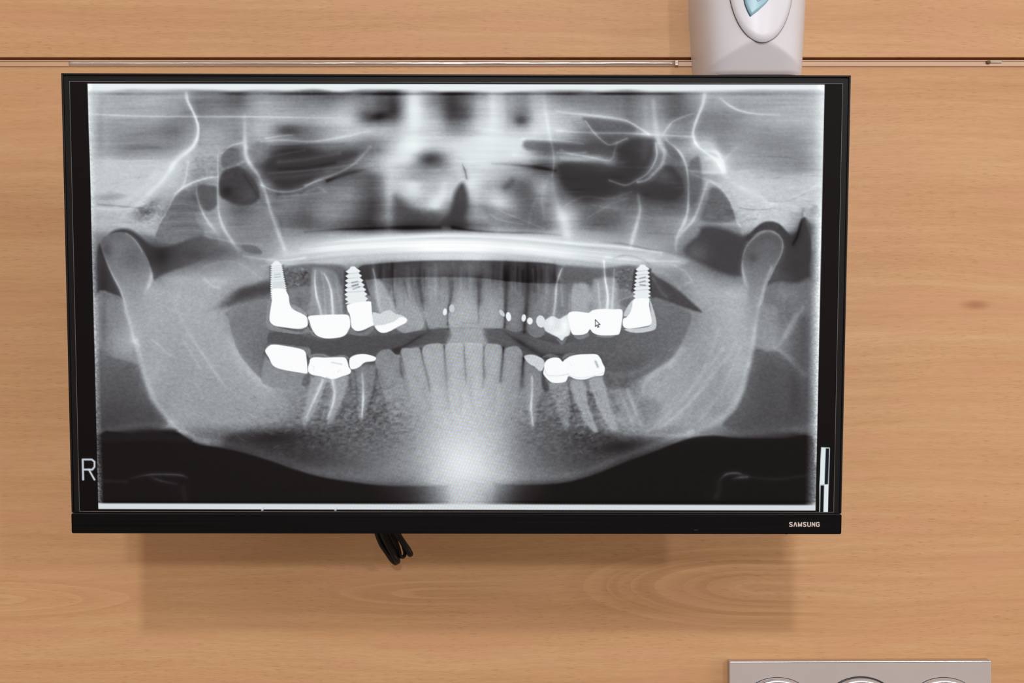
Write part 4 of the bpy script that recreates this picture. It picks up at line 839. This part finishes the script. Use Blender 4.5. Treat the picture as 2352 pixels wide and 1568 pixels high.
# ------------------------------------------------------------------ monitor on its arm
MX, MZ, RX, RY, RZ, MW, MH = -.04322298, .02700396, .08298331, .00183719, .0050781, .6105, .3601
mon = empty('monitor', (MX, 1.114 - WALL, CAM_Z + MZ), 'large black flat-screen monitor tilted off the wood wall showing a dental x-ray', 'monitor', (RX, RY, RZ))
M_rim = mat('black_plastic_rim', srgb(13, 11, 12), .34, noise=((60, 60, 60), .12), spec=.28)
M_bez = mat('matt_black_border', srgb(13, 10, 10), .48, noise=((50, 50, 50), .1), spec=.19, bump=((900, 900, 900), .1, .0001))
M_chin = mat('brushed_black_bar', srgb(9, 8, 9), .40, noise=((6, 300, 900), .4), spec=.10, bump=((10, 400, 1800), .2, .0002))
M_lineg = mat('grey_panel_line', srgb(104, 100, 98), .5, noise=((90, 90, 90), .15))
M_text = mat('silver_lettering', srgb(208, 192, 186), .4, noise=((300, 300, 300), .05))
M_black = mat('black_moulding', srgb(16, 15, 16), .5, noise=((40, 40, 40), .1))
hw, hh = MW / 2, MH / 2
ZC = -hh + .0160                                                                  # top of the bottom bar
# housing
bm = bmesh.new(); bm_box(bm, -hw + .0004, hw - .0004, .0026, .011, -hh + .0006, hh - .0004, .0012, 2)
from_bm('housing', bm, M_black, mon)
def frustum(name, a, b, y0, y1, m, par):
    V = [(a[0], y0, a[2]), (a[1], y0, a[2]), (a[1], y0, a[3]), (a[0], y0, a[3]), (b[0], y1, b[2]), (b[1], y1, b[2]), (b[1], y1, b[3]), (b[0], y1, b[3])]
    return make(name, V, [(0, 1, 2, 3), (7, 6, 5, 4), (0, 4, 5, 1), (1, 5, 6, 2), (2, 6, 7, 3), (3, 7, 4, 0)], m, par)
frustum('back_cover', (-.27, .27, -.150, .150), (-.19, .19, -.11, .12), .0105, .045, M_black, mon)
# raised outer rim: left, right, top
rw = .0016
bm = bmesh.new()
bm_box(bm, -hw, -hw + rw, 0, .006, ZC + .0004, hh, .0005); bm_box(bm, hw - rw, hw, 0, .006, ZC + .0004, hh, .0005); bm_box(bm, -hw, hw, 0, .006, hh - rw, hh, .0005)
from_bm('rim', bm, M_rim, mon)
# matt border around the lit panel
SX, SZ1, SZ0 = .2990, .1737, -.1626
bm = bmesh.new()
bm_box(bm, -hw + rw + .0006, -SX, .0013, .0030, ZC + .0006, hh - rw - .0006); bm_box(bm, SX, hw - rw - .0006, .0013, .0030, ZC + .0006, hh - rw - .0006)
bm_box(bm, -SX, SX, .0013, .0030, SZ1, hh - rw - .0006); bm_box(bm, -SX, SX, .0013, .0030, ZC + .0006, SZ0)
from_bm('border', bm, M_bez, mon)
bm = bmesh.new(); t = .00030
bm_box(bm, -SX - t, -SX, .00105, .0014, SZ0 - t, SZ1 + t); bm_box(bm, SX, SX + t, .00105, .0014, SZ0 - t, SZ1 + t)
bm_box(bm, -SX, SX, .00105, .0014, SZ1, SZ1 + t); bm_box(bm, -SX, SX, .00105, .0014, SZ0 - t, SZ0)
from_bm('panel_line', bm, M_lineg, mon)
# bottom bar with lettering, sensor slot
bar = box('bottom_bar', -hw, hw, -.0004, .0075, -hh, ZC, M_chin, mon, .0013, 3, 'y')
box('highlight_edge', -hw + .001, hw - .001, -.00055, .0002, ZC - .00035, ZC - .00005, mat('painted_bar_highlight', srgb(60, 56, 60), .3, noise=((30, 30, 30), .2)), bar)  # lighter grey strip painted in as the highlight along the bar's top
sl = .1934
bm = bmesh.new(); bm_box(bm, .1880, .1912, -.0006, .0002, -hh + .0024, -hh + .0036, .0003); from_bm('sensor', bm, mat('sensor_black', srgb(4, 4, 4), .15, noise=((90, 90, 90), .1)), bar)
bm = bmesh.new(); bm_box(bm, .2612, .2628, .0015, .0045, -hh - .0007, -hh + .0004, .0002); from_bm('foot_nub', bm, M_black, bar)
LET = {  # letter outlines on a 0..1 x 0..1 cell, strokes as centre lines
 'S': [[(.92,.80),(.80,.93),(.5,1-.07),(.2,.90),(.13,.72),(.28,.56),(.72,.44),(.87,.28),(.80,.10),(.5,.07),(.2,.07),(.08,.22)]],
 'A': [[(.10,0),(.44,.97)],[(.56,.97),(.90,0)]],
 'M': [[(.12,0),(.12,1)],[(.12,.97),(.5,.05)],[(.5,.05),(.88,.97)],[(.88,1),(.88,0)]],
 'U': [[(.13,1),(.13,.25),(.25,.08),(.5,.07),(.75,.08),(.87,.25),(.87,1)]],
 'N': [[(.13,0),(.13,1)],[(.16,.95),(.84,.05)],[(.87,0),(.87,1)]],
 'G': [[(.90,.76),(.78,.92),(.5,.94),(.22,.90),(.12,.70),(.12,.30),(.22,.10),(.5,.06),(.80,.10),(.88,.24),(.88,.48),(.55,.48)]]}
def lettering(name, word, x0, z0, w, h, gap, sw, m, par, y):
    bm = bmesh.new(); x = x0
    for ch in word:
        cw = w * (1.18 if ch == 'M' else 1.)
        for st in LET[ch]:
            P = [Vector((x + px * cw, 0, z0 + pz * h)) for px, pz in st]; L, R = [], []
            for i, p in enumerate(P):
                a = (P[i] - P[i - 1]).normalized() if i else (P[1] - P[0]).normalized(); b = (P[i + 1] - P[i]).normalized() if i < len(P) - 1 else a
                t_ = (a + b).normalized(); nrm = Vector((-t_.z, 0, t_.x)) / max(.6, t_.dot(a)); s_ = sw * (1 if abs(t_.z) > .5 else .78)
                L.append(p + nrm * s_ / 2); R.append(p - nrm * s_ / 2)
            A = [[bm.verts.new((q.x, yy, q.z)) for q in side] for yy in (y, y + .0003) for side in (L, R)]
            for i in range(len(P) - 1):
                for f in ((A[0][i], A[0][i+1], A[1][i+1], A[1][i]), (A[2][i], A[3][i], A[3][i+1], A[2][i+1]), (A[0][i], A[2][i], A[2][i+1], A[0][i+1]), (A[1][i], A[1][i+1], A[3][i+1], A[3][i])):
                    bm.faces.new(f)
            bm.faces.new((A[0][0], A[1][0], A[3][0], A[2][0])); bm.faces.new((A[0][-1], A[2][-1], A[3][-1], A[1][-1]))
        x += cw + gap
    return from_bm(name, bm, m, par)
lettering('brand_lettering', 'SAMSUNG', .2636, -.17400, .00286, .00362, .00062, .00074, M_text, bar, -.00060)
# arm behind the monitor, fixed to the wall
R = Euler((RX, RY, RZ)).to_matrix(); Ri = R.inverted(); O = Vector(mon.location)
loc = lambda v: Ri @ (Vector(v) - O)
arm = tube('mount_arm', [loc((MX, -.235, CAM_Z + .03)), loc((MX + .05, -.16, CAM_Z + .03)), loc((MX + .04, -.08, CAM_Z + .03)), loc((MX, -.012, CAM_Z + .03))], .017, M_black, mon, 16)
pl = loc((MX, -.006, CAM_Z + .03)); box('mount_plate', pl.x - .05, pl.x + .05, pl.y - .004, pl.y + .004, pl.z - .05, pl.z + .05, M_black, mon, .001)

# the lit panel: one fine vertex grid whose colours are the displayed picture
NX, NZ = 1330, 749
gx = np.linspace(-SX, SX, NX); gz = np.linspace(SZ1, SZ0, NZ)
GX, GZ = np.meshgrid(gx, gz)
Rm = np.array(R)
Pw = np.stack([GX, np.full_like(GX, .0016), GZ], -1) @ Rm.T + np.array([MX, 1.114, MZ])
FPX = 50 / 36 * 2352
FX = (1176 + FPX * Pw[..., 0] / Pw[..., 1]).astype(np.float32); FY = (784 - FPX * Pw[..., 2] / Pw[..., 1]).astype(np.float32)  # film coordinates in which the picture was measured
C = screen_picture(FX, FY) / 255.
lin = np.where(C <= .04045, C / 12.92, ((C + .055) / 1.055) ** 2.4)
lin = np.clip(lin - .0045, 0.0002, 1)
me = bpy.data.meshes.new('screen')
co = np.stack([GX, np.full_like(GX, .0016), GZ], -1).reshape(-1, 3).astype(np.float32)
me.vertices.add(NX * NZ); me.vertices.foreach_set('co', co.ravel())
ii, jj = np.meshgrid(np.arange(NX - 1), np.arange(NZ - 1)); a = (jj * NX + ii).ravel()
quads = np.stack([a, a + NX, a + NX + 1, a + 1], -1).astype(np.int32); nf = len(quads)
me.loops.add(nf * 4); me.loops.foreach_set('vertex_index', quads.ravel())
me.polygons.add(nf); me.polygons.foreach_set('loop_start', np.arange(0, nf * 4, 4, dtype=np.int32)); me.polygons.foreach_set('loop_total', np.full(nf, 4, np.int32))
me.update(calc_edges=True)
ca = me.color_attributes.new('picture', 'FLOAT_COLOR', 'POINT')
ca.data.foreach_set('color', np.concatenate([lin.reshape(-1, 3), np.ones((NX * NZ, 1))], 1).astype(np.float32).ravel())
M_scr = bpy.data.materials.new('lit_screen'); M_scr.use_nodes = True; nt = M_scr.node_tree; pb = nt.nodes['Principled BSDF']
at = nt.nodes.new('ShaderNodeAttribute'); at.attribute_name = 'picture'
nt.links.new(at.outputs['Color'], pb.inputs['Emission Color']); pb.inputs['Emission Strength'].default_value = 1.
pb.inputs['Base Color'].default_value = (.002, .002, .002, 1); pb.inputs['Roughness'].default_value = .5; pb.inputs['Specular IOR Level'].default_value = .08
me.materials.append(M_scr)
scr = bpy.data.objects.new('screen', me); COL.objects.link(scr); scr.parent = mon
scr['label'] = 'lit screen showing a panoramic dental x-ray'

# ------------------------------------------------------------------ cables looping out under the monitor
M_cab = mat('black_cable_sheath', srgb(13, 12, 12), .5, noise=((80, 80, 80), .15), spec=.35)
yb = -.062
cp0 = wall_pt(900, 1215, yb)
cab = empty('cable_bundle', cp0, 'bundle of black cables looping down below the bottom edge of the monitor', 'cables')
def cable(pts, r):
    P = [wall_pt(px, py, yb + dy) - cp0 for px, py, dy in pts]; return tube('cable', P, r * .405 / 1000, M_cab, cab, 14)
cable([(858, 1190, .012), (866, 1222, .006), (876, 1248, .001), (889, 1268, -.001), (901, 1285, -.001), (909, 1291, .003), (905, 1280, .009), (893, 1255, .014), (880, 1222, .018), (876, 1190, .020)], 6.8)
cable([(868, 1190, .004), (878, 1222, -.003), (889, 1246, -.006), (901, 1268, -.007), (910, 1284, -.006), (913, 1288, .000), (908, 1270, .010), (894, 1240, .014), (886, 1190, .016)], 6.8)
cable([(894, 1190, .004), (902, 1222, .000), (910, 1242, -.002), (916, 1260, -.002), (920, 1276, -.001), (927, 1278, .001), (930, 1268, .004), (924, 1248, .007), (912, 1222, .010), (904, 1190, .012)], 4.2)
cable([(898, 1190, -.004), (910, 1222, -.006), (924, 1243, -.007), (937, 1262, -.007), (942, 1272, -.004), (936, 1263, .004), (922, 1240, .008), (908, 1215, .010), (900, 1190, .011)], 7.2)
cable([(880, 1190, .010), (890, 1222, .008), (903, 1250, .006), (914, 1268, .006), (918, 1278, .008), (912, 1262, .014), (900, 1222, .018), (896, 1190, .02)], 5)

# ------------------------------------------------------------------ soap dispenser above the monitor
M_disp = mat('warm_white_plastic', srgb(221, 219, 225), .42, noise=((30, 30, 30), .015), spec=.4)
M_badge = mat('bright_white_plastic', srgb(228, 227, 236), .36, noise=((30, 30, 30), .01))
M_win = mat('pale_blue_window', srgb(150, 192, 208), .3, noise=((40, 40, 40), .03))
M_winE = mat('blue_grey_edge', srgb(70, 100, 112), .4, noise=((40, 40, 40), .05))
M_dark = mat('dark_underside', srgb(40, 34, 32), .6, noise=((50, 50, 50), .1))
DX = .2283
zB = CAM_Z + (784 - 157) * (WALL - .09) / FPX                                       # lower edge of the front
DEP = .096
dis = empty('soap_dispenser', (DX, 0, zB), 'off-white plastic soap dispenser on the wall above the monitor, with oval badge and blue window', 'soap dispenser')
NU, NV = 72, 90; HT = .255
def dep(u, z, w):
    x = u * w
    bulge = DEP - .45 * (math.sqrt(x * x + .011 ** 2) - .011) - .010 * max(0, (z - .17) / .085) ** 2 * 4
    low = DEP - .0188 + .72 * z if z >= 0 else DEP - .0188 + 1.6 * z
    k = .0007; h = max(0, k - abs(bulge - low)) / k
    d = min(bulge, low) - h * h * k / 4
    return d
V, F = [], []
def halfw(z): return .0484 + .0042 * min(1, max(0, z) / .07) + .002 * max(0, z - .07) / .2
us = [math.copysign(abs(t_) ** .8, t_) if abs(t_) > 0 else 0. for t_ in [math.sin(math.pi / 2 * (-1 + 2 * i / NU)) for i in range(NU + 1)]]
for j in range(NV + 1):
    z = -.0024 + (HT + .0024) * (j / NV) ** 1.35; w = halfw(z)
    for u in us:
        e = max(0., 1 - abs(u) ** 7) ** (1 / 3.2)
        d = dep(u, z, w)
        tp = max(0., 1 - (max(0, z - HT + .05) / .05) ** 3) ** .4
        bt = 1
        V.append((u * w * (1 + .03 * (1 - e)), -d * e * tp * bt, z))
q = NU + 1
for j in range(NV):
    for i in range(NU): F.append((j * q + i, j * q + i + 1, (j + 1) * q + i + 1, (j + 1) * q + i))
body = make('body', V, F, M_disp, dis, True)
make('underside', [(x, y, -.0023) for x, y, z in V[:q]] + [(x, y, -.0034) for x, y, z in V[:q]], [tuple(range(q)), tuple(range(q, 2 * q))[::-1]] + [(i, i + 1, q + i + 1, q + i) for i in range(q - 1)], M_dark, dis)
# thin back plate running lower than the body on its wall side
box('back_plate', -.0475, .0380, -.022, 0, -.012, HT - .01, M_disp, dis, .004, 3)
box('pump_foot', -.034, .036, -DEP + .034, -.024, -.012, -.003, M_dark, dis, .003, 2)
# badge: shallow oval dome following the bulge
sc = (WALL - .096) / FPX
bx = (1751 - 1176) * sc - DX; bz = (784 + 60) * sc + CAM_Z - zB; ra, rb = 76 * sc, 157 * sc
def badge_y(x, z): return -(DEP - 8.5 * x * x + .0004)
def leaf(pts_fn): pass
def shell(name, ring_pts, centre, lift, m, par, soft=.65, side=.0035, rings=8):
    """Plate following the dispenser's front: ring outline, lifted off it, with a rounded edge and a side wall."""
    V, F = [], []; n = len(ring_pts)
    for r in range(rings + 1):
        s = 1 - r / rings
        for (x, z) in ring_pts:
            xx, zz = centre[0] + (x - centre[0]) * s, centre[1] + (z - centre[1]) * s
            yy = badge_y(xx, zz)
            V.append((xx, yy - lift * (1 - soft * s ** 10), zz))
    base = len(V)
    for (x, z) in ring_pts: V.append((x, badge_y(x, z) + side, z))
    for r in range(rings):
        for i in range(n): F.append((r * n + i, r * n + (i + 1) % n, (r + 1) * n + (i + 1) % n, (r + 1) * n + i))
    for i in range(n): F.append((base + i, base + (i + 1) % n, (i + 1) % n, i))
    o = make(name, V, F, m, par, True); bmm = bmesh.new(); bmm.from_mesh(o.data); bmesh.ops.remove_doubles(bmm, verts=bmm.verts, dist=1e-6); bmesh.ops.recalc_face_normals(bmm, faces=bmm.faces); bmm.to_mesh(o.data); bmm.free(); return o
ring = [(bx + ra * math.cos(a), bz + rb * math.sin(a)) for a in np.linspace(0, 2 * math.pi, 97)[:-1]]
badge = shell('badge', ring, (bx, bz), .0011, M_badge, dis)
seam = [(bx + (ra + .00035) * math.cos(a), bz + (rb + .00035) * math.sin(a)) for a in np.linspace(0, 2 * math.pi, 97)[:-1]]
shell('badge_seam', seam, (bx, bz), .00025, mat('seam_grey', srgb(120, 108, 100), .7, noise=((90, 90, 90), .05)), dis)
P2 = lambda px, py: ((px - 1176) * sc - DX, (784 - py) * sc + CAM_Z - zB)
wpts = [P2(*p) for p in [(1724, 38), (1717, 24), (1712, 10), (1709, -6), (1708, -24), (1710, -48), (1716, -74), (1726, -98), (1738, -112), (1752, -108), (1768, -90), (1780, -64), (1784, -40), (1780, -20), (1770, -6), (1758, 9), (1742, 24)]]
cw = P2(1746, -40)
def plate(name, pts, y_off, th, m, par):
    n = len(pts); Vv = [(x, badge_y(x, z) - y_off, z) for x, z in pts] + [(x, badge_y(x, z) - y_off + th, z) for x, z in pts]
    Ff = [tuple(range(n))] + [(i, (i + 1) % n, n + (i + 1) % n, n + i) for i in range(n)]
    o = make(name, Vv, Ff, m, par); bmm = bmesh.new(); bmm.from_mesh(o.data); bmesh.ops.recalc_face_normals(bmm, faces=bmm.faces); bmm.to_mesh(o.data); bmm.free(); return o
big = [(cw[0] + (x - cw[0]) * 1.03 - .00045, cw[1] + (z - cw[1]) * 1.012) for x, z in wpts]
bigd = sum([[(a_[0] + (b_[0] - a_[0]) * t_ / 3, a_[1] + (b_[1] - a_[1]) * t_ / 3) for t_ in range(3)] for a_, b_ in zip(big, big[1:] + big[:1])], [])
shell('window_edge', bigd, cw, .00165, M_winE, dis, .0, .001)
dense = [(q_.x, q_.z) for q_ in [Vector((x, 0, z)) for x, z in wpts]]; dense = sum([[(a_[0] + (b_[0] - a_[0]) * t_ / 3, a_[1] + (b_[1] - a_[1]) * t_ / 3) for t_ in range(3)] for a_, b_ in zip(dense, dense[1:] + dense[:1])], [])
win = shell('window', dense, cw, .00205, M_win, dis, .0, .001)
mk = [P2(*p_) for p_ in [(1735.5, -1.5), (1740, 4.6), (1748, -.8), (1755.5, -7)]]
mk = [Vector((x, badge_y(x, z) - .00228, z)) for x, z in mk]
tube('window_mark', [mk[0], mk[0].lerp(mk[1], .9), mk[1], mk[1].lerp(mk[2], .1), mk[2], mk[3]], .00022, mat('window_line', srgb(108, 146, 162), .4, noise=((40, 40, 40), .05)), win, 8, 2)

# ------------------------------------------------------------------ metal wall plate with three round caps at the lower right
M_plate = mat('satin_silver', srgb(196, 186, 182), .42, metal=.55, noise=((20, 20, 20), .03), spec=.5, bump=((700, 700, 700), .12, .0001))
M_chrome = mat('polished_chrome', srgb(235, 236, 244), .22, metal=1., noise=((20, 20, 20), .02))
M_ringd = mat('dark_ring_edge', srgb(52, 50, 52), .35, metal=.6, noise=((60, 60, 60), .1))
T = .0125
a0, a1 = wall_pt(1675.5, 1518.5, -T), wall_pt(2277.5, 1516.5, -T)
pc = Vector(((a0.x + a1.x) / 2, 0, a0.z - .055)); W2 = (a1.x - a0.x) / 2
wp = empty('wall_plate', pc, 'satin silver wall plate with three round chrome caps, low on the wood wall', 'wall plate', (0, -math.atan2(2, 602), 0))
box('plate', -W2, W2, -T, 0, -.055, .055, M_plate, wp, .0009, 3)
box('highlight_strip', -W2 + .0003, W2 - .0003, -T - .0002, -T + .0016, .0536, .0552, M_chrome, wp, .0006, 3)  # chrome strip added to draw a highlight along the plate's top edge
def cap(px, dark):
    c = wall_pt(px, 1622, -T); cx_ = c.x - pc.x; cz_ = c.z - pc.z + (px - 1976) * (-.00000143)
    A, B = 82 * K, 66 * K
    def ring_(name, prof, m, par):
        V, F = [], []; n = 72
        for (s, y) in prof:
            for k in range(n):
                t_ = 2 * math.pi * k / n; V.append((cx_ + (A * s) * math.cos(t_), -T - y, cz_ + (B - A * (1 - s)) * math.sin(t_)))
        for r in range(len(prof) - 1):
            for k in range(n): F.append((r * n + k, r * n + (k + 1) % n, (r + 1) * n + (k + 1) % n, (r + 1) * n + k))
        F.append(tuple((len(prof) - 1) * n + k for k in range(n)))
        return make(name, V, F, m, par, True)
    o = ring_('cap', [(1., -.0004), (1., .0012), (.985, .0026), (.955, .0040), (.91, .0048), (.86, .0046), (.82, .0036), (.80, .0030), (.5, .0030), (.1, .0030)], M_chrome, wp)
    ring_('cap_edge', [(1.035 if dark else 1.012, -.0002), (1.033 if dark else 1.010, .0007), (1.0, .0009)], M_ringd, o)
    ring_('cap_centre', [(.79, .0031), (.785, .0036), (.2, .0036)], M_plate, o)
cap(1785.5, False); cap(1977, True); cap(2167.5, False)
